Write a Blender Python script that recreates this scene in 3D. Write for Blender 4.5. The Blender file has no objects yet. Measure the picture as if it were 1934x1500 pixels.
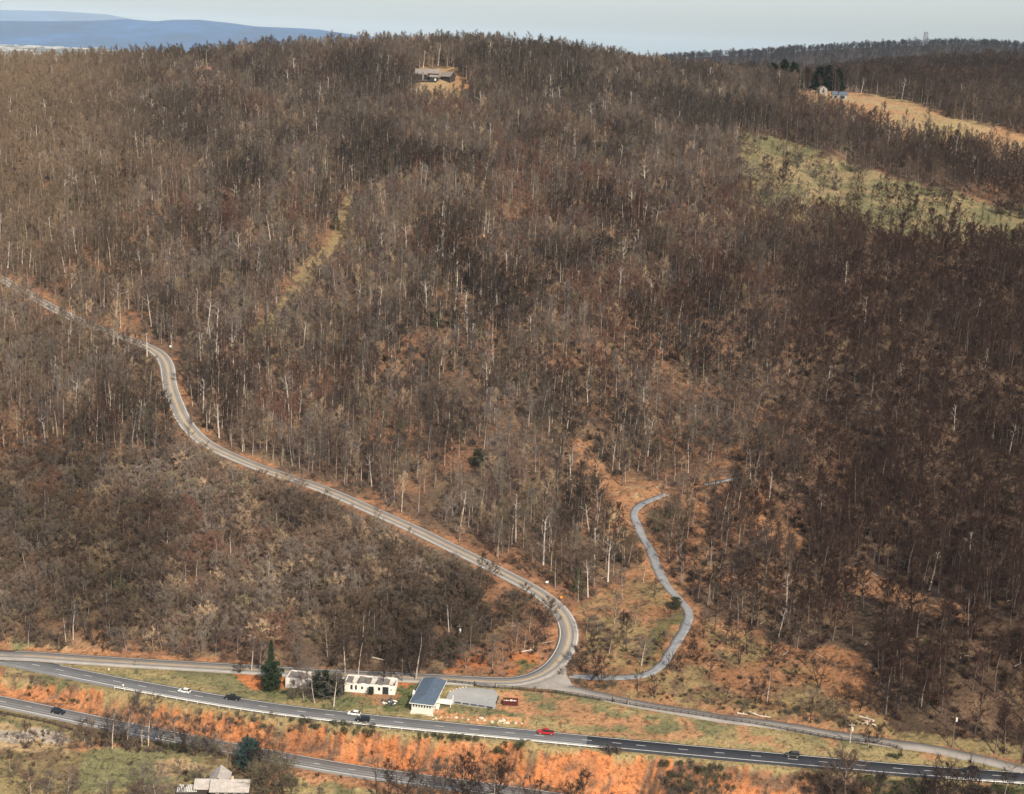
import bpy, math, random, zlib
import numpy as np
from mathutils import Vector, Matrix, kdtree

S = bpy.context.scene
R = math.radians
rng = np.random.default_rng(11)
random.seed(11)

# ------------------------------------------------------------------ camera
CAMH, FOC, PITCH, ROLL = 225.0, 2657.0, R(13.91), R(2.5)
cam_d = bpy.data.cameras.new("camera")
cam_d.sensor_width = 36.0
cam_d.lens = FOC / 1934.0 * 36.0
cam_d.clip_start = 1.0
cam_d.clip_end = 90000.0
cam = bpy.data.objects.new("camera", cam_d)
S.collection.objects.link(cam)
cam.rotation_mode = 'QUATERNION'
fwd = np.array([0, math.cos(PITCH), -math.sin(PITCH)])
up0 = np.array([0, math.sin(PITCH), math.cos(PITCH)])
rt0 = np.array([1.0, 0, 0])
right = math.cos(ROLL) * rt0 + math.sin(ROLL) * up0
upv = -math.sin(ROLL) * rt0 + math.cos(ROLL) * up0
M = Matrix(((right[0], upv[0], -fwd[0]), (right[1], upv[1], -fwd[1]), (right[2], upv[2], -fwd[2])))
cam.location = (0, 0, CAMH)
cam.rotation_quaternion = M.to_quaternion()
S.camera = cam

# ------------------------------------------------------------------ sky and sun
SUN_EL, SUN_AZ = R(42), R(150)
w = bpy.data.worlds.new("World")
S.world = w
w.use_nodes = True
nt = w.node_tree
bg = nt.nodes["Background"]
sky = nt.nodes.new("ShaderNodeTexSky")
sky.sky_type = 'NISHITA'
sky.sun_disc = False
sky.sun_elevation = SUN_EL
sky.sun_rotation = SUN_AZ
sky.altitude = 300
sky.air_density = 1.0
sky.dust_density = 2.2
sky.ozone_density = 1.6
hs_n = nt.nodes.new("ShaderNodeHueSaturation")
hs_n.inputs["Saturation"].default_value = 0.5
hs_n.inputs["Value"].default_value = 1.12
nt.links.new(sky.outputs[0], hs_n.inputs["Color"])
nt.links.new(hs_n.outputs[0], bg.inputs[0])
bg.inputs[1].default_value = 0.15
sd = bpy.data.lights.new("sun", 'SUN')
sd.energy = 5.0
sd.angle = R(0.5)
sd.color = (1.0, 0.89, 0.73)
sun = bpy.data.objects.new("sun", sd)
S.collection.objects.link(sun)
sv = Vector((math.sin(SUN_AZ) * math.cos(SUN_EL), math.cos(SUN_AZ) * math.cos(SUN_EL), math.sin(SUN_EL)))
sun.rotation_euler = sv.to_track_quat('Z', 'Y').to_euler()
sun.location = (300, 200, 600)
S.view_settings.view_transform = 'Standard'
S.view_settings.look = 'None'
S.view_settings.exposure = 0.0
S.view_settings.gamma = 1.0
S.view_settings.use_curve_mapping = False
S.cycles.max_bounces = 4
S.cycles.diffuse_bounces = 2
S.cycles.glossy_bounces = 1
S.cycles.transmission_bounces = 2
S.cycles.volume_bounces = 0
S.cycles.transparent_max_bounces = 8
S.cycles.use_denoising = True

# ------------------------------------------------------------------ small helpers
def link(o, parent=None):
    S.collection.objects.link(o)
    if parent is not None:
        o.parent = parent
    return o

def tag(o, label=None, cat=None, group=None, kind=None):
    if label: o["label"] = label
    if cat: o["category"] = cat
    if group: o["group"] = group
    if kind: o["kind"] = kind
    return o

def empty(name, loc=(0, 0, 0), rz=0.0):
    o = bpy.data.objects.new(name, None)
    o.empty_display_size = 0.5
    o.location = loc
    o.rotation_euler = (0, 0, rz)
    return link(o)

def copy_tree(o, parent=None):
    c = o.copy()
    S.collection.objects.link(c)
    if parent is not None:
        c.parent = parent
    for ch in o.children:
        copy_tree(ch, c)
    return c

def mesh_np(name, V, F, mats, midx=None, smooth=False):
    """V (n,3), F (m,k) of one k"""
    me = bpy.data.meshes.new(name)
    V = np.asarray(V, np.float32); F = np.asarray(F, np.int32)
    k = F.shape[1]
    me.vertices.add(len(V)); me.vertices.foreach_set("co", V.ravel())
    me.loops.add(F.size); me.loops.foreach_set("vertex_index", F.ravel())
    me.polygons.add(len(F))
    me.polygons.foreach_set("loop_start", np.arange(0, F.size, k, dtype=np.int32))
    me.polygons.foreach_set("loop_total", np.full(len(F), k, np.int32))
    for m in mats: me.materials.append(m)
    if midx is not None: me.polygons.foreach_set("material_index", np.asarray(midx, np.int32))
    if smooth: me.polygons.foreach_set("use_smooth", np.ones(len(F), bool))
    me.update(calc_edges=True)
    return me

class MB:
    """collects polygons and builds one mesh object"""
    def __init__(s): s.v = []; s.f = []
    def poly(s, pts):
        n = len(s.v); s.v += [tuple(p) for p in pts]; s.f.append(tuple(range(n, n + len(pts)))); return s
    def box(s, x0, x1, y0, y1, z0, z1):
        n = len(s.v)
        s.v += [(x0, y0, z0), (x1, y0, z0), (x1, y1, z0), (x0, y1, z0), (x0, y0, z1), (x1, y0, z1), (x1, y1, z1), (x0, y1, z1)]
        s.f += [(n, n+3, n+2, n+1), (n+4, n+5, n+6, n+7), (n, n+1, n+5, n+4), (n+1, n+2, n+6, n+5), (n+2, n+3, n+7, n+6), (n+3, n, n+4, n+7)]
        return s
    def tube(s, p0, p1, r0, r1=None, n=8):
        r1 = r0 if r1 is None else r1
        p0 = Vector(p0); p1 = Vector(p1)
        d = (p1 - p0).normalized()
        a = d.orthogonal().normalized(); b = d.cross(a)
        k = len(s.v)
        for p, r in ((p0, r0), (p1, r1)):
            for i in range(n):
                t = 2 * math.pi * i / n
                s.v.append(tuple(p + a * (r * math.cos(t)) + b * (r * math.sin(t))))
        for i in range(n):
            j = (i + 1) % n
            s.f.append((k + i, k + j, k + n + j, k + n + i))
        s.f.append(tuple(k + i for i in reversed(range(n))))
        s.f.append(tuple(k + n + i for i in range(n)))
        return s
    def prism(s, prof, y0, y1, axis='y', inset=0.0):
        """profile of (x,z) points extruded along y"""
        n = len(prof); k = len(s.v)
        for y in (y0, y1):
            for x, z in prof: s.v.append((x, y, z))
        for i in range(n):
            j = (i + 1) % n
            s.f.append((k + i, k + j, k + n + j, k + n + i))
        s.f.append(tuple(k + i for i in reversed(range(n))))
        s.f.append(tuple(k + n + i for i in range(n)))
        return s
    def me(s, name, mat):
        me = bpy.data.meshes.new(name)
        me.from_pydata(s.v, [], s.f)
        import bmesh
        bm = bmesh.new(); bm.from_mesh(me); bmesh.ops.recalc_face_normals(bm, faces=bm.faces); bm.to_mesh(me); bm.free()
        me.materials.append(mat)
        return me
    def build(s, name, mat, parent=None, smooth=False):
        me = s.me(name, mat)
        if smooth:
            for p in me.polygons: p.use_smooth = True
        return link(bpy.data.objects.new(name, me), parent)

# ------------------------------------------------------------------ numpy noise
def _h(ix, iy, seed):
    n = (ix.astype(np.int64) * 374761393 + iy.astype(np.int64) * 668265263 + seed * 1274126177) & 0xffffffff
    n = ((n ^ (n >> 13)) * 1274126177) & 0xffffffff
    n = n ^ (n >> 16)
    return (n & 0xffff) / 65535.0
def vnoise(x, y, seed=0):
    ix = np.floor(x); iy = np.floor(y); fx = x - ix; fy = y - iy
    fx = fx * fx * (3 - 2 * fx); fy = fy * fy * (3 - 2 * fy)
    a = _h(ix, iy, seed); b = _h(ix + 1, iy, seed); c = _h(ix, iy + 1, seed); d = _h(ix + 1, iy + 1, seed)
    return (a * (1 - fx) + b * fx) * (1 - fy) + (c * (1 - fx) + d * fx) * fy
def fbm(x, y, seed=0, o=4):
    s = 0; a = 1; t = 0
    for i in range(o):
        s = s + a * vnoise(x * 2 ** i, y * 2 ** i, seed + i * 17); t += a; a *= 0.5
    return s / t          # 0..1
def sstep(a, b, x):
    t = np.clip((x - a) / (b - a), 0, 1); return t * t * (3 - 2 * t)
def inpoly(px, py, poly):
    r = np.zeros(px.shape, bool); n = len(poly)
    for i in range(n):
        x0, y0 = poly[i]; x1, y1 = poly[(i + 1) % n]
        if y0 == y1: continue
        c = ((y0 > py) != (y1 > py)) & (px < (x1 - x0) * (py - y0) / (y1 - y0) + x0)
        r ^= c
    return r
def segdist(px, py, line):
    best = np.full(px.shape, 1e9)
    for (x0, y0), (x1, y1) in zip(line[:-1], line[1:]):
        dx, dy = x1 - x0, y1 - y0
        t = np.clip(((px - x0) * dx + (py - y0) * dy) / (dx * dx + dy * dy + 1e-9), 0, 1)
        best = np.minimum(best, np.hypot(px - x0 - t * dx, py - y0 - t * dy))
    return best
def linepoly_y(px, line):
    xs = [p[0] for p in line]; ys = [p[1] for p in line]
    return np.interp(px, xs, ys)

# ------------------------------------------------------------------ projection helpers (reading positions off the survey photograph)
def ray(px, py):
    px = np.asarray(px, float); py = np.asarray(py, float)
    u = (px - 967.0) / FOC; v = (py - 750.0) / FOC
    return fwd[None] + u[..., None] * right[None] - v[..., None] * upv[None]
def proj(P):
    P = np.asarray(P, float) - np.array([0, 0, CAMH])
    d = P @ fwd
    return 967 + FOC * (P @ right) / d, 750 - FOC * (P @ upv) / d
def at_z(px, py, z):
    d = ray(np.array([px]), np.array([py]))[0]
    t = (z - CAMH) / d[2]
    return d * t + np.array([0, 0, CAMH])
def at_Y(px, py, Y):
    d = ray(np.array([px]), np.array([py]))[0]
    return d * (Y / d[1]) + np.array([0, 0, CAMH])

# ------------------------------------------------------------------ road lines (centre lines in photo pixels)
HWY = [(-300, 1180), (-150, 1211), (13, 1245), (65, 1256), (114, 1266), (165, 1277), (218, 1287.5), (270, 1297), (326, 1307), (379, 1316), (430, 1325),
       (498, 1335.5), (572, 1345), (624, 1351), (755, 1365), (828, 1372), (898, 1378.5), (961, 1384), (1022, 1390.5), (1105, 1398), (1163, 1404),
       (1215, 1409), (1286, 1416), (1355, 1422), (1423, 1428), (1492, 1434), (1559, 1440), (1625, 1446), (1692, 1452), (1882, 1465.5), (2000, 1473), (2300, 1496)]
LOW = [(-300, 1262), (0, 1325), (53, 1335), (110, 1347), (161, 1358), (220, 1371), (300, 1387), (400, 1406), (500, 1425), (596, 1443), (666, 1455), (760, 1468),
       (860, 1481), (960, 1494), (1060, 1509), (1200, 1533), (1500, 1585)]
MTN = [(-40, 1236), (60, 1239), (129, 1244), (258, 1252), (434, 1262), (529, 1268), (633, 1274), (736, 1278), (836, 1283), (910, 1287), (968, 1288), (1010, 1281), (1042, 1262),
       (1062, 1238), (1074, 1210), (1073, 1182), (1058, 1154), (1032, 1130), (1000, 1109), (950, 1083), (900, 1057), (850, 1033), (800, 1008), (750, 985), (700, 963),
       (650, 940), (600, 920), (550, 903), (500, 887), (441, 863), (385, 835), (349, 797), (332, 760), (321, 730), (318, 705), (312, 682), (292, 661), (244, 641),
       (180, 618), (130, 597), (80, 571), (40, 548), (0, 525), (-60, 498), (-160, 455)]
EAST = [(1030, 1292), (1085, 1303), (1145, 1317), (1238, 1336), (1368, 1358), (1480, 1371), (1563, 1386), (1692, 1405), (1822, 1427), (1900, 1446), (1965, 1463)]
GRV = [(1076, 1276), (1110, 1279), (1150, 1280), (1200, 1279), (1228, 1272), (1255, 1250), (1272, 1222), (1290, 1195), (1303, 1165), (1298, 1148), (1280, 1130), (1255, 1100),
       (1240, 1070), (1228, 1040), (1212, 1012), (1200, 985), (1196, 968), (1210, 952), (1235, 942), (1258, 933)]
GRV2 = [(1330, 915), (1365, 909), (1400, 901)]

# ------------------------------------------------------------------ terrain control points -> smooth surface
CP = []
def cz(px, py, z): CP.append(at_z(px, py, z))
def cY(px, py, Y): CP.append(at_Y(px, py, Y))
for px, py in HWY: cz(px, py, 0.0)
for px in range(-200, 2200, 120):
    y = linepoly_y(px, HWY); cz(px, y - 13, 0.0); cz(px, y + 14, 0.0)
def lowz(px): return float(np.interp(px, [-300, 0, 300, 600, 1000, 1500], [-4.5, -5, -7.5, -9.5, -11, -11.5]))
for px, py in LOW: cz(px, py, lowz(px))
for px in range(-200, 1300, 100):
    y = float(linepoly_y(px, LOW)); z = lowz(px)
    cz(px, y - 15, z + 0.2); cz(px, y + 15, z)
    cz(px, y + 70, z - 1.5); cz(px, y + 170, z - 3.0)
    hy = float(linepoly_y(px, HWY)); cz(px, hy + 24 + 6 * math.sin(px * 0.02), -0.9 - 0.5 * math.sin(px * 0.03))
for px in range(1200, 2300, 150):
    hy = float(linepoly_y(px, HWY)); cz(px, hy + 24, -0.9)
    k = float(np.interp(px, [1200, 1550, 1700, 2200], [1, 0.8, 0.25, 0.2]))
    cz(px, hy + 60, -0.9 - 8 * k); cz(px, hy + 110, -1.5 - 13 * k); cz(px, hy + 220, -2 - 18 * k)
frz = lambda px: float(np.interp(px, [0, 434, 736, 1000, 1200, 1500, 1800, 1950], [0.2, 1.2, 2.0, 2.6, 2.2, 1.4, 0.4, 0.1]))
for px, py in MTN[1:12]: cz(px, py, frz(px))
for px, py in EAST: cz(px, py, frz(px))
cz(800, 1345, 0.5); cz(850, 1318, 1.3); cz(940, 1330, 1.1); cz(700, 1320, 1.0); cz(600, 1318, 0.8); cz(560, 1300, 1.0); cz(1100, 1345, 1.4); cz(1250, 1370, 1.0)
rows = [1180, 1100, 1000, 900, 800, 700, 600, 500, 400, 320, 250, 200]
cols = {
    -500: ([485, 520, 565, 605, 650, 700, 755, 820, 900, 970, 1045, 1110], 6),
    -200: ([500, 531, 573, 613, 656, 706, 762, 828, 905, 977, 1052, 1120], 7),
    0:    ([502, 533, 575, 615, 658, 708, 765, 832, 908, 980, 1055, 1120], 8),
    250:  ([500, 529, 570, 612, 656, 708, 766, 834, 912, 985, 1060, 1128], 8),
    500:  ([501, 533, 576, 617, 661, 713, 771, 840, 918, 992, 1068, 1135], 8),
    740:  ([500, 529, 571, 613, 659, 712, 770, 839, 918, 992, 1068, 1135], 8),
    967:  ([500, 531, 575, 617, 662, 714, 772, 842, 922, 995, 1070, 1140], 9),
    1150: ([494, 527, 572, 616, 662, 716, 776, 848, 928, 1003, 1085, 1160], 10),
    1300: ([490, 524, 568, 612, 660, 714, 775, 850, 935, 1015, 1100, 1180], 10),
    1450: ([488, 520, 563, 606, 655, 710, 773, 850, 940, 1025, 1110, 1205], 12),
    1600: ([484, 515, 557, 600, 650, 706, 770, 850, 945, 1035, 1125, 1230], 15),
    1800: ([470, 502, 545, 590, 641, 699, 766, 850, 955, 1052, 1145, 1255], 22),  # from here rightward the slope is shaped to lean from the sun and darken
    1934: ([460, 492, 535, 581, 633, 692, 763, 850, 960, 1062, 1158, 1275], 27),
    2200: ([440, 473, 517, 565, 618, 680, 755, 850, 970, 1080, 1180, 1300], 34)}
for px, (tab, z0) in cols.items():
    k = at_z(px, 1180, z0)[1] / tab[0]
    for py, Y in zip(rows, tab): cY(px, py, Y * k)
for px, py, Y in [(-300, 150, 1250), (0, 142, 1290), (0, 176, 1195), (250, 133, 1300), (250, 160, 1200), (500, 117, 1310), (500, 155, 1215), (700, 106, 1330), (700, 150, 1215),
                  (870, 104, 1340), (870, 150, 1215), (1000, 113, 1330), (1100, 128, 1300), (1100, 155, 1230), (1250, 145, 1400), (1300, 160, 1340),
                  (1450, 165, 1380), (1600, 172, 1380), (1800, 180, 1420), (1934, 190, 1450), (2200, 200, 1480),
                  (1350, 150, 1620), (1600, 155, 1680), (1934, 158, 1750), (2200, 168, 1750), (1400, 140, 2050), (1650, 138, 2200), (1934, 140, 2250), (2200, 144, 2250)]:
    cY(px, py, Y)
for x in (-900, -600, -300, 0, 250):
    for Y, z in ((1500, float(np.interp(x, [-600, -300, 0], [145, 165, 190]))), (1750, 120), (2300, 40), (3200, -20)): CP.append(np.array([x * Y / 1500, Y, z]))
for x in (500, 850, 1200):
    for Y, z in ((2600, 150), (3200, 40)): CP.append(np.array([x * Y / 2600, Y, z]))
for x in (-260, -130, 0, 130, 260): CP.append(np.array([x, 330, -15.0]))
CP = np.array(CP)
keep = []
for i, p in enumerate(CP):
    if all((CP[j][0] - p[0]) ** 2 + (CP[j][1] - p[1]) ** 2 > 9 for j in keep): keep.append(i)
CP = CP[keep]
# extra: sparse rows are split across distance so use a kernel with softened kink
def kern(A, B): 
    d2 = (A[:, None, 0] - B[None, :, 0]) ** 2 + (A[:, None, 1] - B[None, :, 1]) ** 2
    return np.sqrt(d2 + 9.0)
n = len(CP)
A = np.zeros((n + 3, n + 3)); A[:n, :n] = kern(CP, CP) + np.eye(n) * 0.6
A[:n, n] = 1; A[:n, n + 1:] = CP[:, :2] / 1000; A[n:, :n] = A[:n, n:].T
Wt = np.linalg.solve(A, np.concatenate([CP[:, 2], np.zeros(3)]))
Y0, RAT, NR = 330.0, 1.003, 762
US = np.arange(-0.56, 0.5601, 0.0026); NC = len(US)
Yr = Y0 * RAT ** np.arange(NR)
GX = US[None, :] * Yr[:, None]; GY = np.repeat(Yr[:, None], NC, 1)
def surf(x, y):
    sh = x.shape; P = np.stack([x.ravel(), y.ravel()], 1); out = np.zeros(len(P))
    for i in range(0, len(P), 20000):
        q = P[i:i + 20000]; out[i:i + 20000] = kern(q, CP) @ Wt[:n] + Wt[n] + q @ Wt[n + 1:] / 1000
    return out.reshape(sh)
# evaluate on a half-density grid, then upsample
GZ = surf(GX, GY)
def H(x, y):
    x = np.asarray(x, float); y = np.asarray(y, float)
    fi = np.clip(np.log(y / Y0) / math.log(RAT), 0, NR - 1.001); fj = np.clip((x / y - US[0]) / 0.0026, 0, NC - 1.001)
    i = fi.astype(int); j = fj.astype(int); fi = fi - i; fj = fj - j
    return (GZ[i, j] * (1 - fj) + GZ[i, j + 1] * fj) * (1 - fi) + (GZ[i + 1, j] * (1 - fj) + GZ[i + 1, j + 1] * fj) * fi
def cast(px, py):
    px = np.atleast_1d(np.asarray(px, float)); py = np.atleast_1d(np.asarray(py, float))
    d = ray(px, py); Ys = 340 * 1.0015 ** np.arange(1400)
    out = np.zeros((len(px), 3))
    for k in range(len(px)):
        t = Ys / d[k, 1]; X = d[k, 0] * t; Z = CAMH + d[k, 2] * t
        below = Z < H(X, Ys)
        i = int(np.argmax(below)) if below.any() else len(Ys) - 1
        i = max(i, 1)
        a = Z[i - 1] - H(X[i - 1], Ys[i - 1]); b = Z[i] - H(X[i], Ys[i])
        f = a / (a - b) if a != b else 0
        tt = t[i - 1] * (1 - f) + t[i] * f
        out[k] = d[k] * tt + np.array([0, 0, CAMH])
    return out
def place(px, py, dz=0.0):
    p = cast(px, py)[0]; return Vector((p[0], p[1], float(H(p[0], p[1])) + dz))

# road centre lines in the world
def smooth_line(pix, step=2.0, zs=25, zf=None):
    P = cast([p[0] for p in pix], [p[1] for p in pix]) if zf is None else np.array([at_z(p[0], p[1], zf(p[0])) for p in pix])
    # catmull-rom
    Q = []
    for i in range(len(P) - 1):
        p0 = P[max(i - 1, 0)]; p1 = P[i]; p2 = P[i + 1]; p3 = P[min(i + 2, len(P) - 1)]
        for t in np.linspace(0, 1, 12, endpoint=False):
            Q.append(0.5 * ((2 * p1) + (-p0 + p2) * t + (2 * p0 - 5 * p1 + 4 * p2 - p3) * t * t + (-p0 + 3 * p1 - 3 * p2 + p3) * t ** 3))
    Q.append(P[-1]); Q = np.array(Q)
    s = np.concatenate([[0], np.cumsum(np.hypot(*(np.diff(Q[:, :2], axis=0).T)))])
    n = max(int(s[-1] / step), 4); t = np.linspace(0, s[-1], n)
    L = np.stack([np.interp(t, s, Q[:, k]) for k in range(3)], 1)
    for k in range(3):
        for _ in range((60 if zf else 6) if k < 2 else zs):
            L[1:-1, k] = 0.25 * L[:-2, k] + 0.5 * L[1:-1, k] + 0.25 * L[2:, k]
    return L
roads = {}
for nme, pix, hw in (("hwy", HWY, 5.2), ("low", LOW, 5.0), ("mtn", MTN, 4.4), ("east", EAST, 3.6), ("grv", GRV, 2.2), ("grv2", GRV2, 2.0)):
    roads[nme] = [smooth_line(pix, zf={'hwy': (lambda q: 0.0), 'low': lowz}.get(nme)), hw]
ex = roads["east"][0]; ex[:, 2] = surf(ex[:, 0], ex[:, 1])
# flatten the ground under the roads
allp = []; allr = []
for nme in ("grv2", "grv", "east", "mtn", "low", "hwy"):
    L, hw = roads[nme]
    x0, x1 = L[:, 0].min() - 30, L[:, 0].max() + 30; y0, y1 = L[:, 1].min() - 30, L[:, 1].max() + 30
    idx = np.argwhere((GX > x0) & (GX < x1) & (GY > y0) & (GY < y1))
    kd = kdtree.KDTree(len(L))
    for i, p in enumerate(L): kd.insert((p[0], p[1], 0), i)
    kd.balance()
    m = np.array([(kd.find((x, y, 0))[1:]) for x, y in zip(GX[idx[:, 0], idx[:, 1]], GY[idx[:, 0], idx[:, 1]])])
    dist = m[:, 1]; zz = L[m[:, 0].astype(int), 2]
    wgt = 1 - sstep(hw + 1.8, hw + (5 if nme in ("hwy", "low", "east") else 8), dist)
    a = GZ[idx[:, 0], idx[:, 1]]
    GZ[idx[:, 0], idx[:, 1]] = a * (1 - wgt) + (zz - 0.28 * (1 - sstep(hw - .3, hw + .9, dist))) * wgt
RD = np.full(GX.shape, 99.0)           # distance to any road edge
for nme, (L, hw) in roads.items():
    x0, x1 = L[:, 0].min() - 40, L[:, 0].max() + 40; y0, y1 = L[:, 1].min() - 40, L[:, 1].max() + 40
    idx = np.argwhere((GX > x0) & (GX < x1) & (GY > y0) & (GY < y1))
    kd = kdtree.KDTree(len(L))
    for i, p in enumerate(L): kd.insert((p[0], p[1], 0), i)
    kd.balance()
    dd = np.array([kd.find((x, y, 0))[2] for x, y in zip(GX[idx[:, 0], idx[:, 1]], GY[idx[:, 0], idx[:, 1]])]) - hw
    RD[idx[:, 0], idx[:, 1]] = np.minimum(RD[idx[:, 0], idx[:, 1]], dd)
    roads[nme].append(kd)
def road_d(x, y):
    fi = np.clip(np.log(y / Y0) / math.log(RAT), 0, NR - 1).astype(int); fj = np.clip((x / y - US[0]) / 0.0026, 0, NC - 1).astype(int)
    return RD[fi, fj]
# relief: gullies and spurs on the hill, small bumps elsewhere
PX, PY = proj(np.stack([GX.ravel(), GY.ravel(), GZ.ravel()], 1))
PX = PX.reshape(GX.shape); PY = PY.reshape(GX.shape)
hill = sstep(500, 640, GY) * (1 - sstep(1150, 1330, GY)) + 0.5 * sstep(1500, 1800, GY)
away = sstep(3, 30, RD)
warp = 30 * (fbm(GX / 160, GY / 160, 5) - 0.5)
gull = 1 - np.abs(2 * fbm((GX + warp) / 95.0, GY / 330.0, 3, 3) - 1)
GZ += hill * away * ((fbm(GX / 70, GY / 150, 9) - 0.5) * 11 - sstep(0.72, 1.0, gull) * 5)
GZ += away * sstep(2, 9, RD) * (fbm(GX / 9, GY / 9, 21, 3) - 0.5) * np.where(GY > 520, 1.2, 0.35)
GQ = GY + 1.5 * GZ * (GY < 500)
bank = (PY > linepoly_y(PX, HWY) + 26) & (RD > 1.0)
GZ += np.where(bank, ((fbm(GX / 5.5, GQ / 4.5, 31, 4) - 0.5) * 2.6 + (fbm(GX / 7, GQ / 2.4, 37, 3) - .5) * 1.6) * sstep(1, 6, RD), 0)
PX, PY = proj(np.stack([GX.ravel(), GY.ravel(), GZ.ravel()], 1))
PX = PX.reshape(GX.shape); PY = PY.reshape(GX.shape)

# ------------------------------------------------------------------ ground cover map (ground colours, with the right slope's shade painted in)
C_LEAF = np.array([0.165, 0.102, 0.066]); C_LEAF2 = np.array([0.25, 0.130, 0.074]); C_DUFF = np.array([0.115, 0.08, 0.056])
C_CLAY = np.array([0.58, 0.215, 0.082]); C_CLAY2 = np.array([0.50, 0.24, 0.115]); C_TAN = np.array([0.42, 0.29, 0.155]); C_STRAW = np.array([0.36, 0.275, 0.13])
C_GRASS = np.array([0.17, 0.155, 0.075]); C_GREEN = np.array([0.095, 0.108, 0.045]); C_GRAV = np.array([0.30, 0.29, 0.27]); C_ORNG = np.array([0.42, 0.215, 0.11])
n1 = fbm(GX / 22, GQ / 22, 41); n2 = fbm(GX / 6, GQ / 6, 43); n3 = fbm(GX / 60, GY / 60, 47); n4 = fbm(GX / 2.2, GQ / 2.2, 49, 2)
JX = PX + (n2 - 0.5) * 46 + (n4 - .5) * 14; JY = PY + (fbm(GX / 6, GY / 6, 57) - 0.5) * 26 + (n4 - .5) * 8
def mix(c, col, wt):
    wt = np.clip(wt, 0, 1)[..., None]; return c * (1 - wt) + np.asarray(col) * wt
col = np.ones(GX.shape + (3,)) * C_LEAF
col = mix(col, C_LEAF2, sstep(0.45, 0.6, n1)); col = mix(col, C_DUFF, sstep(0.5, 0.62, n3) * 0.7)
col = mix(col, C_TAN, sstep(0.55, 0.68, n2) * 0.25)
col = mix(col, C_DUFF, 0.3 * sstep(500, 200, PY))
col = mix(col, C_DUFF * 0.5, 0.9 * sstep(1350, 1750, PX) * sstep(430, 600, PY) * sstep(0.35, 0.6, n1))  # shade of the right-hand slope painted into the ground colour
FIELD = [(1388, 250), (1440, 256), (1500, 268), (1560, 290), (1640, 320), (1720, 345), (1800, 365), (1870, 385), (1934, 410), (2050, 440), (2050, 500), (1934, 478), (1850, 465), (1760, 450),
         (1680, 440), (1600, 430), (1500, 420), (1430, 405), (1395, 330)]
TANF = [(1490, 172), (1560, 168), (1640, 178), (1720, 192), (1800, 222), (1880, 240), (1990, 272), (2050, 300), (2050, 345), (1934, 312), (1850, 292), (1760, 275), (1700, 268), (1640, 243), (1560, 228), (1500, 200)]
HOUSE_CLR = [(780, 138), (800, 130), (850, 128), (880, 150), (895, 172), (880, 196), (790, 190)]
STRIP = [(705, 368), (648, 372), (638, 430), (604, 468), (566, 507), (538, 556), (492, 610), (462, 655), (475, 662), (512, 628), (570, 574), (622, 500), (650, 468), (664, 402)]
OPEN1 = [(1160, 930), (1190, 905), (1225, 912), (1262, 925), (1262, 945), (1215, 962), (1212, 985), (1200, 1015), (1185, 1030), (1145, 1015), (1152, 970)]
OPEN2 = [(1078, 825), (1112, 838), (1134, 885), (1172, 915), (1160, 940), (1125, 925), (1098, 890)]
OPEN3 = [(1300, 955), (1350, 948), (1350, 990), (1330, 1050), (1300, 1080), (1310, 1010)]
OPEN4 = [(1425, 975), (1470, 985), (1525, 1020), (1515, 1055), (1455, 1030), (1420, 1000)]
OPEN5 = [(1590, 1072), (1650, 1085), (1720, 1110), (1800, 1140), (1830, 1175), (1740, 1165), (1680, 1140), (1600, 1115)]
OPEN6 = [(1520, 1235), (1580, 1215), (1640, 1240), (1655, 1290), (1620, 1335), (1555, 1310)]
OPENS = (OPEN1, OPEN2, OPEN3, OPEN4, OPEN5)
EDGE = [(-600, 1215), (0, 1224), (100, 1228), (200, 1237), (330, 1243), (434, 1250), (520, 1256), (640, 1262), (740, 1268), (860, 1272), (940, 1274), (985, 1268), (1010, 1255), (1030, 1230)]
SPARSE = [(1075, 1310), (1092, 1250), (1098, 1190), (1090, 1150), (1140, 1110), (1230, 1060), (1285, 1110), (1320, 1165), (1420, 1195), (1510, 1228), (1570, 1240), (1640, 1262), (1650, 1310), (1690, 1380),
          (1700, 1412), (1563, 1386), (1368, 1356), (1238, 1334), (1145, 1314)]
INNER = [(850, 1275), (870, 1235), (950, 1205), (1015, 1170), (1045, 1195), (1050, 1225), (1030, 1255), (1000, 1274), (950, 1282)]
def paint(poly, c, amt=1.0): 
    global col
    col = mix(col, c, inpoly(JX, JY, poly) * amt)
paint(FIELD, C_GRASS * 1.1, 1); m = inpoly(JX, JY, FIELD); col = mix(col, C_TAN, m * sstep(0.42, 0.62, n2 * .5 + n1 * .5) * .6); col = mix(col, C_GRASS, m * sstep(0.5, 0.7, n3 * .6 + n2 * .4) * .6)
paint(TANF, C_TAN, 1); m = inpoly(JX, JY, TANF); col = mix(col, C_ORNG, m * sstep(0.42, 0.6, n1) * .6); col = mix(col, C_STRAW, m * sstep(.5, .6, n3) * .6)
paint(HOUSE_CLR + [], C_TAN * .95); m = inpoly(JX, JY, HOUSE_CLR); col = mix(col, C_ORNG * .9, m * sstep(840, 870, JX) * .7)
paint(STRIP, C_STRAW * .85, .8); m = inpoly(JX, JY, STRIP); col = mix(col, C_TAN * .7, m * sstep(.45, .6, n2) * .6)
for o in OPENS: paint(o, C_ORNG * .95, .85)
m = sum(inpoly(JX, JY, o) for o in OPENS) > 0; col = mix(col, C_LEAF, m * sstep(.5, .6, n4 * .5 + n2 * .5) * .8)
m = inpoly(JX, JY, OPEN1); col = mix(col, C_TAN, m * sstep(.5, .6, n2))
paint(SPARSE, C_CLAY2 * .5 + C_LEAF2 * .2); m = inpoly(JX, JY, SPARSE); col = mix(col, C_STRAW * .8, m * sstep(.42, .62, n1) * .8); col = mix(col, C_ORNG, m * sstep(.55, .66, n2) * .8)
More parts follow.
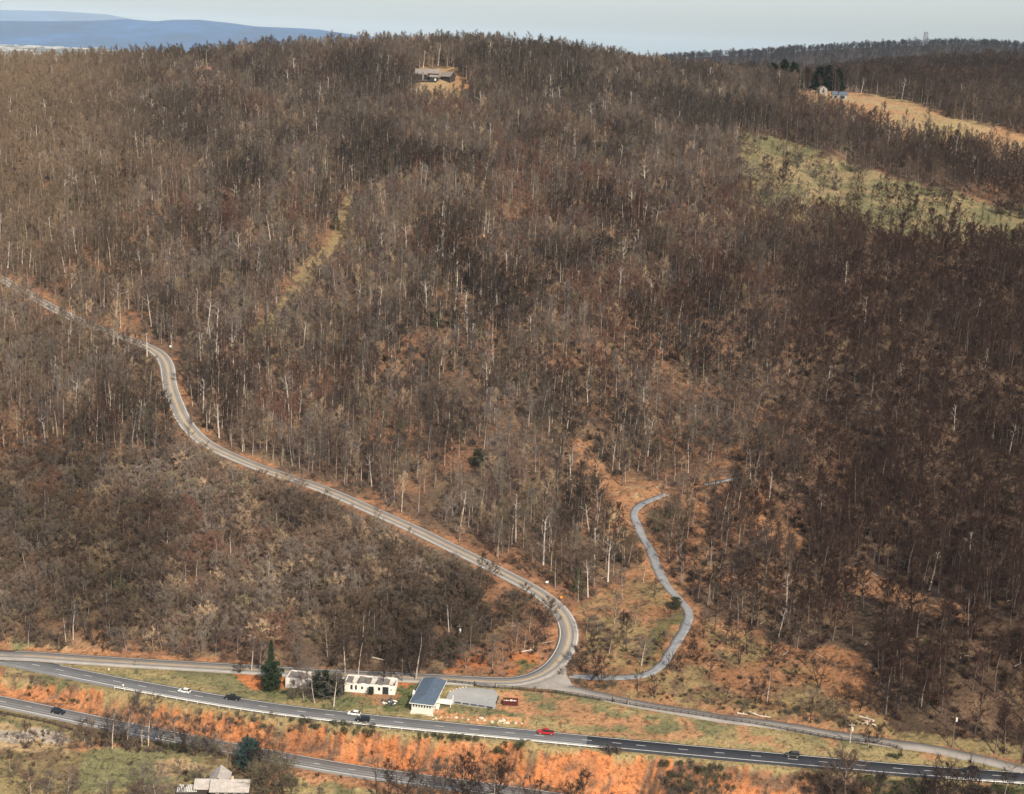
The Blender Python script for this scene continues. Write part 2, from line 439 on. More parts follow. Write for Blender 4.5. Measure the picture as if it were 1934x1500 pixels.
paint([(1215, 1255), (1222, 1200), (1250, 1165), (1285, 1145), (1300, 1160), (1285, 1195), (1265, 1225), (1240, 1255)], C_GREEN * 1.1, .8)
paint(INNER, C_LEAF2); m = inpoly(JX, JY, INNER) & (JY > 1235); col = mix(col, C_CLAY * .7, m * sstep(.4, .55, n2)); paint([(980, 1250), (1015, 1248), (1015, 1264), (985, 1268)], C_GREEN * 1.2, .8)
paint(OPEN6, C_CLAY2 * .68); m = inpoly(JX, JY, OPEN6) | inpoly(JX, JY, SPARSE); col = mix(col, C_LEAF * .9, m * sstep(.5, .62, n4 * .5 + fbm(GX / 4, GY / 4, 97) * .5) * .75)
# valley floor below the woods
edge_y = linepoly_y(JX, EDGE); east_y = linepoly_y(JX, [(1030, 1292)] + EAST[1:])
hy = linepoly_y(JX, HWY); hy0 = linepoly_y(PX, HWY); ly = linepoly_y(JX, LOW); ly0 = linepoly_y(PX, LOW)
valley = np.where(PX < 1030, JY > edge_y, JY > east_y - 12)
col = mix(col, C_GRASS * 1.15, valley); vg = valley * 1.0
col = mix(col, C_STRAW * .95, vg * sstep(.45, .6, n1) * .85)
col = mix(col, C_ORNG * 1.05, vg * sstep(.56, .66, n2) * .8 * (PX > 900)); col = mix(col, C_GREEN * 1.3, vg * sstep(.56, .7, n3) * .6)
up = np.where(PX < 1030, PY < linepoly_y(PX, MTN[:12]) - 5, PY < linepoly_y(PX, EAST) - 4) & valley
col = mix(col, C_LEAF2 * 1.1, up * .9); col = mix(col, C_ORNG, up * sstep(.45, .6, n2) * .8)
paint([(20, 1212), (75, 1214), (80, 1226), (20, 1228)], C_GRASS * 1.2); paint([(68, 1218), (130, 1222), (170, 1236), (72, 1230)], C_TAN * 1.1)
paint([(1690, 1380), (1760, 1385), (1934, 1412), (1934, 1440), (1850, 1428), (1700, 1400)], C_STRAW * .8, .8)
band = (JY > hy - 26) & (JY < hy) & (PX > 100); col = mix(col, C_STRAW, band * .75 * sstep(.3, .5, n2))
# lawn details by the houses
paint([(735, 1298), (772, 1296), (770, 1330), (735, 1345), (720, 1325)], C_GREEN * 1.1, .85); paint([(448, 1272), (540, 1276), (545, 1300), (462, 1298)], C_CLAY * .9)
paint([(655, 1303), (745, 1305), (755, 1312), (735, 1330), (680, 1332)], C_ORNG, .8); paint([(740, 1284), (782, 1286), (778, 1296), (745, 1296)], C_CLAY * .9)
paint([(640, 1318), (700, 1322), (690, 1342), (620, 1338)], C_GREEN * 1.3, .6); paint([(485, 1302), (580, 1305), (600, 1330), (500, 1322)], C_GREEN * 1.3, .6)
paint([(800, 1345), (870, 1350), (1000, 1362), (1010, 1372), (830, 1358)], C_CLAY2 * 1.15, .8); paint([(800, 1338), (855, 1340), (850, 1350), (800, 1350)], C_ORNG * 1.15, .8)
for ln, wd, c in (([(955, 1310), (975, 1315), (990, 1333), (1000, 1340), (1003, 1342)], 5, C_ORNG * 1.2), ([(940, 1338), (970, 1341), (1012, 1342)], 4, C_ORNG * 1.15), ([(1003, 1342), (997, 1355), (992, 1368)], 4.5, C_ORNG * 1.2)):
    col = mix(col, c, segdist(JX * .25 + PX * .75, JY * .25 + PY * .75, ln) < wd)
paint([(940, 1305), (985, 1310), (995, 1335), (935, 1342)], C_CLAY2 * 1.2, .6)
for ln in ([(1000, 1345), (1100, 1352), (1180, 1358)], [(1050, 1384), (1200, 1390), (1330, 1395)], [(1160, 1360), (1240, 1368)]):
    col = mix(col, C_ORNG * 1.1, (segdist(JX, JY, ln) < 5) * .8)
# cut bank of red clay between the two carriageways
below = (JY > hy + 10) & (PY > hy0 + 10)
col = mix(col, C_STRAW, below * (PX < 1700)); 
bk = below & (PY < np.where(PX < 1250, ly0, 9999)) & (JY > hy + 24 + 8 * (n1 - .5))
col = mix(col, C_CLAY, bk & (PX < 1500)); col = mix(col, C_CLAY2, bk & (JX + (n1 - .5) * 150 >= 1480)); col = mix(col, C_CLAY2 * .8, bk * sstep(480, 250, JX) * .55)
col = mix(col, C_ORNG, bk * sstep(.5, .62, n2) * .4); col = mix(col, C_LEAF, bk * sstep(.6, .7, n1) * .4)
lf = [(-200, 1260), (30, 1275), (120, 1295), (160, 1315), (100, 1318), (0, 1300), (-200, 1290)]
paint([(0, 1262), (45, 1268), (230, 1300), (245, 1330), (200, 1322), (150, 1305), (80, 1305), (20, 1300), (0, 1290)], C_STRAW * .85)
paint([(40, 1272), (140, 1290), (120, 1302), (60, 1298)], C_GRASS); paint([(100, 1298), (190, 1306), (200, 1316), (90, 1316)], C_CLAY * .85)
paint([(240, 1310), (340, 1322), (480, 1340), (480, 1352), (360, 1342), (270, 1335)], C_STRAW * .9)
scr = bk & (JX + (n4 - .5) * 70 > 1235 + (n1 - .5) * 160) & (JX < 1370 + (n1 - .5) * 120) & (JY > hy + 30); col = mix(col, C_DUFF, scr * sstep(.35, .5, n2) * .85)
col = mix(col, C_DUFF * 1.3, bk * sstep(1540, 1600, JX + (n1 - .5) * 120)); paint([(1620, 1466), (1730, 1470), (1735, 1520), (1600, 1520)], C_GREEN * .55)
paint([(1820, 1482), (1960, 1484), (1960, 1520), (1830, 1520)], C_GREEN * .5)
col = mix(col, C_CLAY2 * 1.25, .6 * bk * sstep(.53, .65, fbm(GX / 6.0, GQ / 3.0, 83, 4)) * .7); col = mix(col, C_DUFF * 1.2, bk * sstep(.54, .62, fbm(GX / 4.0, GQ / 2.4, 87, 4)) * .8)
# ground beyond the lower carriageway
bl = (PY > ly0 + 12) & (PX < 1250)
col = mix(col, C_ORNG, bl * (PX > 480)); col = mix(col, C_GRASS * 1.1, (bl & (JX > 540) & (JY > ly + 32)) * 1.0); col = mix(col, C_STRAW, (bl & (JX > 540) & (JY > ly + 32)) * sstep(.45, .6, n2))
col = mix(col, C_STRAW * .8, bl * (PX <= 500)); col = mix(col, C_LEAF, bl * (PX <= 500) * sstep(.45, .55, n2) * .7)
paint([(-50, 1345), (140, 1378), (120, 1390), (-50, 1366)], C_GRASS); paint([(-60, 1366), (60, 1368), (150, 1388), (150, 1405), (90, 1420), (-60, 1420)], C_TAN * 1.0)
paint([(-60, 1372), (100, 1378), (140, 1400), (40, 1400), (-60, 1396)], np.array([.46, .38, .30])); paint([(160, 1418), (300, 1412), (390, 1425), (370, 1470), (300, 1480), (150, 1500)], C_GRASS * 1.25)
paint([(290, 1435), (360, 1430), (390, 1450), (340, 1470), (290, 1465)], C_TAN * .95); paint([(120, 1405), (220, 1398), (260, 1405), (170, 1420)], C_ORNG)
# road verges
vs = (RD < 3.5) & (RD > -3) & (PY < 1250); col = mix(col, C_CLAY2, vs * .55 * sstep(.4, .6, n2))
col *= (0.76 + 0.24 * fbm(GX / 3, GQ / 3, 77, 3))[..., None]

def node_mat(name, base=(0.5, 0.5, 0.5), rough=0.85, noise=None, bump=0.0, bscale=5.0, attr=None, metallic=0.0, spec=0.3, inst=None, vary=0.0):
    m = bpy.data.materials.new(name); m.use_nodes = True
    t = m.node_tree; N = t.nodes; L = t.links
    b = N["Principled BSDF"]; b.inputs["Roughness"].default_value = rough; b.inputs["Metallic"].default_value = metallic
    b.inputs["Specular IOR Level"].default_value = spec
    src = None
    if attr or inst:
        a = N.new("ShaderNodeAttribute"); a.attribute_name = attr or inst
        a.attribute_type = 'INSTANCER' if inst else 'GEOMETRY'
        src = a.outputs["Color"]
    else:
        c = N.new("ShaderNodeRGB"); c.outputs[0].default_value = (*base, 1); src = c.outputs[0]
    tc = N.new("ShaderNodeTexCoord"); co = tc.outputs["Object"]
    if noise:
        for sc, lo, hi in noise:
            nz = N.new("ShaderNodeTexNoise"); nz.inputs["Scale"].default_value = sc; nz.inputs["Detail"].default_value = 5; nz.inputs["Roughness"].default_value = .65
            L.new(co, nz.inputs["Vector"])
            mr = N.new("ShaderNodeMapRange"); mr.inputs[1].default_value = .3; mr.inputs[2].default_value = .7; mr.inputs[3].default_value = lo; mr.inputs[4].default_value = hi
            L.new(nz.outputs[0], mr.inputs[0])
            mx = N.new("ShaderNodeVectorMath"); mx.operation = 'SCALE'; L.new(src, mx.inputs[0]); L.new(mr.outputs[0], mx.inputs["Scale"]); src = mx.outputs[0]
    if vary:
        oi = N.new("ShaderNodeObjectInfo"); mr = N.new("ShaderNodeMapRange"); mr.inputs[3].default_value = 1 - vary; mr.inputs[4].default_value = 1 + vary
        L.new(oi.outputs["Random"], mr.inputs[0]); mx = N.new("ShaderNodeVectorMath"); mx.operation = 'SCALE'; L.new(src, mx.inputs[0]); L.new(mr.outputs[0], mx.inputs["Scale"]); src = mx.outputs[0]
    if name == "ground_cover":
        for sc, lo, hi, lv in ((0.55, .52, .60, .45), (1.6, .55, .62, .55)):
            nz = N.new("ShaderNodeTexNoise"); nz.inputs["Scale"].default_value = sc; nz.inputs["Detail"].default_value = 8; nz.inputs["Roughness"].default_value = .72
            L.new(co, nz.inputs["Vector"])
            mr = N.new("ShaderNodeMapRange"); mr.inputs[1].default_value = lo; mr.inputs[2].default_value = hi; mr.inputs[3].default_value = 1.0; mr.inputs[4].default_value = lv
            L.new(nz.outputs[0], mr.inputs[0])
            mx = N.new("ShaderNodeVectorMath"); mx.operation = 'SCALE'; L.new(src, mx.inputs[0]); L.new(mr.outputs[0], mx.inputs["Scale"]); src = mx.outputs[0]
    L.new(src, b.inputs["Base Color"])
    if bump:
        nz = N.new("ShaderNodeTexNoise"); nz.inputs["Scale"].default_value = bscale; nz.inputs["Detail"].default_value = 6
        L.new(co, nz.inputs["Vector"]); bp = N.new("ShaderNodeBump"); bp.inputs["Strength"].default_value = 1.0; bp.inputs["Distance"].default_value = bump
        L.new(nz.outputs[0], bp.inputs["Height"]); L.new(bp.outputs[0], b.inputs["Normal"])
    return m

mt_ground = node_mat("ground_cover", attr="Col", rough=0.95, noise=[(0.9, .72, 1.25), (0.22, .85, 1.15), (3.2, .8, 1.2)], bump=0.5, bscale=0.8, spec=.1)
idx = np.arange(NR * NC).reshape(NR, NC)
Fq = np.stack([idx[:-1, :-1], idx[:-1, 1:], idx[1:, 1:], idx[1:, :-1]], -1).reshape(-1, 4)
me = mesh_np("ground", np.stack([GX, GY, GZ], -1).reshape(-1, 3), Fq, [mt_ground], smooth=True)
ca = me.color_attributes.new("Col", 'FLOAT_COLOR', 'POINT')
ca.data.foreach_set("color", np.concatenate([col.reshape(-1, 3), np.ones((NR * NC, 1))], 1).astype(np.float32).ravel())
ground = tag(link(bpy.data.objects.new("ground", me)), kind="structure")

# ------------------------------------------------------------------ far country
mt_ridge = node_mat("far_ridge_woods", (0.06, 0.045, 0.04), .95, noise=[(0.004, .75, 1.2), (0.03, .7, 1.25)], spec=.05)
mt_mtn = node_mat("haze_blue_mountain", (0.015, 0.07, 0.19), .95, noise=[(0.0006, .6, 1.4), (.003, .7, 1.3)], spec=.05)  # distance haze is painted into this blue base colour
mt_plain = node_mat("valley_fields", (0.13, 0.12, 0.09), .95, noise=[(0.0012, .55, 1.5), (0.006, .6, 1.4)], spec=.05)
def at_px_far(px, py, Y):
    p = at_Y(px, py, Y); return p
def heightgrid(name, xs, ys, Z, mat):
    X, Y = np.meshgrid(xs, ys); V = np.stack([X, Y, Z(X, Y)], -1).reshape(-1, 3)
    a = np.arange(len(xs) * len(ys)).reshape(len(ys), len(xs))
    F = np.stack([a[:-1, :-1], a[:-1, 1:], a[1:, 1:], a[1:, :-1]], -1).reshape(-1, 4)
    return tag(link(bpy.data.objects.new(name, mesh_np(name, V, F, [mat], smooth=True))), kind="structure"), V
YR = 4600
rl = [at_px_far(a, b, YR) for a, b in [(1180, 150), (1230, 124), (1260, 113), (1330, 108), (1400, 105), (1500, 98), (1600, 92), (1700, 87), (1800, 84), (1870, 86), (1934, 91), (2100, 100), (2400, 110)]]
rx = [p[0] for p in rl]; rz = [p[2] for p in rl]
def ridgeZ(X, Y):
    top = np.interp(X, rx, rz); g = np.exp(-((Y - YR) / 520.0) ** 2)
    return 40 + (top - 40) * g + g * (fbm(X / 160, Y / 260, 61) - .5) * 22 * sstep(0, 350, np.abs(Y - YR))
_, RV = heightgrid("hills", np.linspace(300, 3000, 150), np.linspace(3300, 5900, 90), ridgeZ, mt_ridge)
heightgrid("valley_plain", np.linspace(-22000, 22000, 60), np.linspace(3000, 60000, 60), lambda X, Y: -20 + 0 * X, mt_plain)
def mountains(name, pix, YM, half, seed, amp):
    L = [at_px_far(a, b, YM) for a, b in pix]; lx = [p[0] for p in L]; lz = [p[2] for p in L]
    def Z(X, Y):
        g = np.exp(-((Y - YM) / half) ** 2)
        return -60 + (np.interp(X, lx, lz) + 60) * g + g * (fbm(X / 1800, Y / 1800, seed) - .5) * amp
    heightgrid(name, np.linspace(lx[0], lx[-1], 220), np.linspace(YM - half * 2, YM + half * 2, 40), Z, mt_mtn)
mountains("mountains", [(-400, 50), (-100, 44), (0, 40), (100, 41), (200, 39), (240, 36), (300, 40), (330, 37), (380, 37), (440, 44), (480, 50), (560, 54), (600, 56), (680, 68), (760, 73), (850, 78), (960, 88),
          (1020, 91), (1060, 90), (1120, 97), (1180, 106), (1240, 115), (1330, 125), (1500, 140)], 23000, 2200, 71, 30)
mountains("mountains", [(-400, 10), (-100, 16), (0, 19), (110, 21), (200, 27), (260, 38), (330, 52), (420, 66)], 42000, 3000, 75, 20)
# pale town and field strips on the plain
mt_pale = node_mat("pale_roofs", (0.45, 0.42, 0.38), .7, noise=[(0.01, .7, 1.2)])
tb = MB()
for i in range(420):
    px = random.uniform(-40, 470); py = random.choice([random.gauss(86, 5), random.gauss(72, 4), random.uniform(62, 112)])
    if py < 62 + px * .045: continue
    q = at_z(px, py, -20)
    if q[1] > 20000 or q[1] < 5000: continue
    s = q[1] / 9000; x, y = q[0], q[1]
    tb.box(x, x + random.uniform(20, 110) * s, y, y + random.uniform(20, 80) * s, -21, -20 + random.uniform(6, 16))
tag(tb.build("town_buildings", mt_pale), "pale buildings of the town scattered over the far blue plain", "town", kind="stuff")

# haze
mh = bpy.data.materials.new("haze"); mh.use_nodes = True
N = mh.node_tree.nodes; N.remove(N["Principled BSDF"])
pv = N.new("ShaderNodeVolumePrincipled"); pv.inputs["Color"].default_value = (0.70, 0.86, 1.0, 1); pv.inputs["Density"].default_value = 1.8e-5; pv.inputs["Anisotropy"].default_value = -0.3
mh.node_tree.links.new(pv.outputs[0], N["Material Output"].inputs["Volume"])
hz = MB().box(-30000, 30000, -600, 65000, -75, 950).build("haze", mh)
tag(hz, "thin blue haze lying over the valley and the far mountains", "haze", kind="stuff")

# ------------------------------------------------------------------ roads
mt_asph = node_mat("asphalt_worn", (0.165, 0.163, 0.163), .9, noise=[(0.15, .85, 1.15), (1.5, .9, 1.1)], bump=.01)
mt_new = node_mat("asphalt_fresh", (0.036, 0.038, 0.045), .8, noise=[(0.2, .85, 1.15)], bump=.01)
mt_old = node_mat("asphalt_pale", (0.28, 0.25, 0.22), .92, noise=[(0.12, .82, 1.15), (1.2, .88, 1.12)], bump=.01)
mt_tar = node_mat("asphalt_patch", (0.185, 0.175, 0.165), .9, noise=[(0.3, .9, 1.1)])
mt_white = node_mat("road_paint_white", (0.78, 0.76, 0.70), .7, noise=[(0.8, .75, 1.1)])
mt_yell = node_mat("road_paint_yellow", (0.62, 0.38, 0.12), .7, noise=[(0.8, .75, 1.1)])
mt_grav = node_mat("gravel_drive", (0.25, 0.25, 0.255), .95, noise=[(0.35, .75, 1.15), (2.5, .8, 1.2)], bump=.05)
def frames(L):
    T = np.gradient(L[:, :2], axis=0); T /= np.hypot(T[:, 0], T[:, 1])[:, None] + 1e-9
    return T, np.stack([T[:, 1], -T[:, 0]], 1)        # right-hand normal of travel direction
def ribbon(name, L, a, b, dz, mat, parent=None, skirt=0.0, ncol=2, sl=slice(None), wob=0.0):
    L = L[sl]; T, Nn = frames(L); offs = np.linspace(a, b, ncol); V = []
    cols_ = list(offs)
    for i, o in enumerate(cols_):
        oo = o + (wob * (fbm(np.arange(len(L)) / 5.0, np.full(len(L), i * 7.3), 91) - .5) if wob and i in (0, ncol - 1) else 0)
        V.append(np.concatenate([L[:, :2] + Nn * (np.ones(len(L)) * oo)[:, None], (L[:, 2] + dz)[:, None]], 1))
    if skirt:
        f = V[0].copy(); f[:, 2] -= skirt; g = V[-1].copy(); g[:, 2] -= skirt; V = [f] + V + [g]
    V = np.array(V); k, m = V.shape[:2]; ii = np.arange(k * m).reshape(k, m)
    F = np.stack([ii[:-1, :-1], ii[:-1, 1:], ii[1:, 1:], ii[1:, :-1]], -1).reshape(-1, 4)
    me = mesh_np(name, V.reshape(-1, 3), F, [mat])
    return link(bpy.data.objects.new(name, me), parent)
def idx_near_px(L, px):
    a, _ = proj(L); return int(np.argmin(np.abs(a - px)))
def at_line(L, i, off, dz=0.0):
    T, Nn = frames(L); i = min(max(int(i), 0), len(L) - 1)
    return Vector((L[i, 0] + Nn[i, 0] * off, L[i, 1] + Nn[i, 1] * off, L[i, 2] + dz)), math.atan2(T[i, 1], T[i, 0])

BASE = 0.10
HL = roads["hwy"][0]; LL = roads["low"][0]; ML = roads["mtn"][0]; EL = roads["east"][0]; GL = roads["grv"][0]
i1 = idx_near_px(HL, 1112)
hwy = ribbon("highway", HL, -3.7, 4.5, BASE, mt_asph, None, .4, sl=slice(0, i1 + 1)); tag(hwy, kind="structure")
ribbon("fresh_asphalt", HL, -3.7, 4.5, BASE, mt_new, hwy, .4, sl=slice(i1, None))
ribbon("edge_line", HL, -3.25, -3.02, BASE + .012, mt_white, hwy, sl=slice(idx_near_px(HL, 105), None)); ribbon("edge_line", HL, 3.05, 3.3, BASE + .012, mt_white, hwy, sl=slice(idx_near_px(HL, 120), None))
mt_low = node_mat("asphalt_bleached", (0.205, 0.195, 0.185), .9, noise=[(0.15, .85, 1.15), (1.5, .9, 1.1)], bump=.01)
low = ribbon("lower_highway", LL, -3.6, 4.2, BASE, mt_low, None, .4); tag(low, kind="structure")
ribbon("edge_line", LL, -3.3, -3.1, BASE + .012, mt_white, low); ribbon("edge_line", LL, 3.0, 3.22, BASE + .012, mt_white, low)
mtn = ribbon("mountain_road", ML, -3.9, 3.9, BASE, mt_old, None, .4, ncol=2); tag(mtn, kind="structure")
_mx, _my = proj(ML); ja = int(np.argmax(_mx > 925)); jb = int(np.argmax((np.arange(len(ML)) > ja) & (_my < 1258)))
ribbon("edge_line", ML, -3.35, -3.15, BASE + .012, mt_white, mtn, sl=slice(6, None)); ribbon("edge_line", ML, 3.2, 3.4, BASE + .012, mt_white, mtn, sl=slice(14, ja)); ribbon("edge_line", ML, 3.2, 3.4, BASE + .012, mt_white, mtn, sl=slice(jb, None))
ribbon("centre_line", ML, -.28, -.1, BASE + .012, mt_yell, mtn, sl=slice(8, None)); ribbon("centre_line", ML, .1, .28, BASE + .012, mt_yell, mtn, sl=slice(8, None))
for o in (-2.0, 1.1): ribbon("tyre_track", ML, o, o + .9, BASE + .006, mt_tar, mtn)
east = ribbon("frontage_road", EL, -2.9, 2.9, BASE - .02, mt_old, None, .35, wob=.5); tag(east, kind="structure")
grv = ribbon("gravel_drive", GL, -1.85, 1.85, BASE - .04, mt_grav, None, .2, ncol=4, wob=1.2); tag(grv, kind="structure")
g2 = ribbon("gravel_drive", roads["grv2"][0], -1.6, 1.6, BASE - .04, mt_grav, None, .2, wob=1.0); tag(g2, kind="structure")
mt_hw_track = node_mat("asphalt_wheel_path", (0.125, 0.123, 0.124), .85, noise=[(0.12, .75, 1.25), (1.5, .9, 1.1)])
for o in (-2.4, -1.0, .6, 2.0):
    ribbon("tyre_track", HL, o, o + .6, BASE + .006, mt_hw_track, hwy, sl=slice(0, i1 + 1)); ribbon("tyre_track", LL, o, o + .6, BASE + .006, mt_hw_track, low)
# junction apron
def drape(name, pix, dz, mat, sub=1.2, parent=None, thick=0.3):
    P = cast([p[0] for p in pix], [p[1] for p in pix]); P[:, 2] = [float(H(p[0], p[1])) + dz for p in P]
    import bmesh
    bm = bmesh.new(); vs = [bm.verts.new(p) for p in P]; f = bm.faces.new(vs); bmesh.ops.triangulate(bm, faces=[f])
    if sub:
        for _ in range(3): bmesh.ops.subdivide_edges(bm, edges=bm.edges[:], cuts=1, use_grid_fill=True)
        for v in bm.verts: v.co.z = float(H(v.co.x, v.co.y)) + dz
    be = [e for e in bm.edges if e.is_boundary]
    r = bmesh.ops.extrude_edge_only(bm, edges=be)
    for g in r['geom']:
        if isinstance(g, bmesh.types.BMVert): g.co.z -= thick
    bmesh.ops.recalc_face_normals(bm, faces=bm.faces)
    me = bpy.data.meshes.new(name); bm.to_mesh(me); bm.free(); me.materials.append(mat)
    return link(bpy.data.objects.new(name, me), parent)
jn = drape("junction_apron", [(905, 1291), (960, 1292), (1005, 1287), (1040, 1268), (1058, 1250), (1069, 1262), (1070, 1277), (1083, 1297), (1110, 1307), (1145, 1313.5), (1145, 1320), (1085, 1308), (1000, 1300), (940, 1296)], BASE + .235, mt_old, thick=.6); tag(jn, kind="structure")
jw = drape("road_mouth", [(-40, 1229), (70, 1232.5), (150, 1241), (150, 1250), (128, 1252), (105, 1258), (60, 1252), (-40, 1232)], BASE + .235, mt_old, thick=.6); tag(jw, kind="structure")
# lane dashes
def dashes(L, pts, parent, ln=3.2):
    me = MB().box(-ln / 2, ln / 2, -.085, .085, -.004, 0).me("lane_dash", mt_white)
    for px in pts:
        i = idx_near_px(L, px); p, a = at_line(L, i, 0.0, BASE + .018)
        o = link(bpy.data.objects.new("lane_dash", me), parent); o.location = p; o.rotation_euler = (0, 0, a)
dashes(HL, [13, 65, 114, 165, 218, 270, 326, 379, 498, 572, 624, 700, 755, 828, 898, 961, 1022, 1104, 1163, 1215, 1286, 1355, 1423, 1492, 1559, 1625, 1692, 1757, 1820, 1882], hwy)
dashes(LL, [6, 53.5, 106, 161, 220, 275, 330, 395, 460, 530, 596, 666, 735, 805, 875, 950, 1020], low)

# ------------------------------------------------------------------ guardrail and fences
mt_galv = node_mat("galvanised_steel", (0.78, 0.75, 0.68), .55, metallic=0.0, noise=[(0.5, .85, 1.1)])
mt_dark = node_mat("dark_stained_timber", (0.035, 0.028, 0.025), .85, noise=[(1.5, .7, 1.3)])
mt_post = node_mat("weathered_timber", (0.17, 0.13, 0.10), .9, noise=[(1.0, .7, 1.2)])
def guardrail(L, px0, px1, off, label):
    i0, i1 = idx_near_px(L, px0), idx_near_px(L, px1)
    root = empty("guardrail", at_line(L, i0, off)[0]); tag(root, label, "guardrail")
    inv = -root.location
    pm = MB().box(-.07, .07, -.09, .09, -.4, .72).me("post", mt_galv)
    for i in range(i0, i1, 2):
        p0, a0 = at_line(L, i, off); p1, a1 = at_line(L, min(i + 2, i1), off)
        ln = (p1 - p0).length; a = math.atan2(p1.y - p0.y, p1.x - p0.x)
        g0 = max(p0.z, float(H(p0.x, p0.y)))
        bm_ = MB().prism([(0, 0), (0.02, 0.08), (0.08, .1), (0.02, .16), (0.08, .22), (.02, .32), (0, .34)], 0, ln)
        bm_.v = [(y, -x - .1, z + .42) for x, y, z in bm_.v]
        o = bm_.build("rail_beam", mt_galv, root); o.location = p0 + inv; o.rotation_euler = (0, -math.atan2(p1.z - p0.z, ln), a)
        q = link(bpy.data.objects.new("post", pm), root); q.location = p0 + inv; q.rotation_euler = (0, 0, a)
    return root
# drop coordinates use travel direction left to right: positive offset lies on the near side
guardrail(HL, 228, 1158, 4.95, "long galvanised guardrail on the near edge of the highway above the clay bank")
guardrail(HL, 1778, 2010, 4.95, "short guardrail on the near edge of the highway beside the black car")

def fence(pix, label, h=1.35, rails=3, step=2.6, gates=(), mat=mt_dark, name="timber_fence"):
    P = cast([p[0] for p in pix], [p[1] for p in pix]); s = np.concatenate([[0], np.cumsum(np.hypot(*(np.diff(P[:, :2], axis=0).T)))])
    n = int(s[-1] / step); t = np.linspace(0, s[-1], n + 1); X = np.interp(t, s, P[:, 0]); Y = np.interp(t, s, P[:, 1]); Z = H(X, Y)
    root = empty(name, (X[0], Y[0], Z[0])); tag(root, label, "fence")
    pm = MB().box(-.09, .09, -.09, .09, -.3, h + .1).me("post", mat)
    pxs, _ = proj(np.stack([X, Y, Z], 1))
    for i in range(n + 1):
        if any(a + 2 < pxs[i] < b - 2 for a, b in gates): continue
        o = link(bpy.data.objects.new("post", pm), root); o.location = (X[i] - X[0], Y[i] - Y[0], Z[i] - Z[0])
        if i < n and not any(a - 1 < .5 * (pxs[i] + pxs[i + 1]) < b + 1 for a, b in gates):
            d = Vector((X[i + 1] - X[i], Y[i + 1] - Y[i], Z[i + 1] - Z[i])); a = math.atan2(d.y, d.x); 
            for k in range(rails):
                z = h * (k + .75) / rails
                b_ = MB().box(0, d.length, -.04, .04, z - .08, z + .08).build("rail", mat, root)
                b_.location = o.location; b_.rotation_euler = (0, -math.asin(d.z / d.length), a)
    return root
fence([(846, 1290), (880, 1294), (935, 1299.5), (985, 1304.5), (1040, 1309), (1100, 1317), (1155, 1327), (1188, 1333), (1260, 1345), (1340, 1357), (1420, 1369), (1500, 1383), (1580, 1398), (1640, 1405), (1692, 1413), (1704, 1420), (1702, 1429)],
      "long dark three-rail timber fence running beside the frontage road", gates=((896, 935), (1156, 1184)))
fence([(-30, 1343), (0, 1349), (40, 1356), (90, 1366), (137, 1380)], "short dark fence below the left end of the lower highway", h=1.2, step=2.2)
def gate(pa, pb, label):
    A = place(*pa); B = place(*pb); d = B - A; root = empty("timber_gate", A, math.atan2(d.y, d.x)); tag(root, label, "gate"); L_ = d.length
    for x in (0, L_): MB().box(x - .14, x + .14, -.14, .14, -.2, 2.1).build("gate_post", mt_dark, root)
    for s0, s1, sg in ((.2, L_ / 2 - .05, 1), (L_ / 2 + .05, L_ - .2, -1)):
        leaf = MB().box(s0, s0 + .1, -.04, .04, .2, 1.7).box(s1 - .1, s1, -.04, .04, .2, 1.5).build("gate_leaf", mt_dark, root)
        for z in (.3, .7, 1.1, 1.45): MB().box(s0 + .1, s1 - .1, -.03, .03, z - .06, z + .06).build("rail", mt_dark, leaf)
        MB().tube((s0 + .1, -.07, .3 if sg > 0 else 1.45), (s1 - .1, -.07, 1.45 if sg > 0 else .3), .05, n=4).build("brace", mt_dark, leaf)
gate((896, 1296.5), (935, 1300), "dark double timber gate at the top of the grey gravel parking pad")
gate((1156, 1327.5), (1184, 1332.5), "dark timber gate in the fence, standing alone beside the open grass right of the junction")

# ------------------------------------------------------------------ vehicles
mt_glass = node_mat("car_glass", (0.015, 0.018, 0.022), .08, spec=.6)
mt_tyre = node_mat("tyre_rubber", (0.02, 0.02, 0.02), .9)
mt_rim = node_mat("alloy_rim", (0.65, 0.65, 0.66), .3, metallic=.6)
mt_lamp = node_mat("headlamp_lens", (0.75, 0.75, 0.72), .15); mt_tail = node_mat("tail_lamp_lens", (0.45, 0.02, 0.02), .2)
def paint_m(n, c): return node_mat(n, c, .28, noise=[(2.0, .96, 1.03)], spec=.5)
def loft(secs):
    """secs: list of (x, [(y,z)...]) closed ring lists -> MB"""
    m = MB(); k = len(secs[0][1])
    for x, ring in secs: m.v += [(x, y, z) for y, z in ring]
    for i in range(len(secs) - 1):
        for j in range(k): a = i * k + j; b = i * k + (j + 1) % k; m.f.append((a, b, b + k, a + k))
    m.f.append(tuple(reversed(range(k)))); m.f.append(tuple((len(secs) - 1) * k + j for j in range(k)))
    return m
def ring(w, z0, z1, tw=None, r=.12):
    tw = tw or w * .93
    return [(-w + .06, z0), (-w, z0 + .15), (-w, z1 - r * 1.6), (-tw, z1 - .04), (-tw + r, z1), (tw - r, z1), (tw, z1 - .04), (w, z1 - r * 1.6), (w, z0 + .15), (w - .06, z0)]
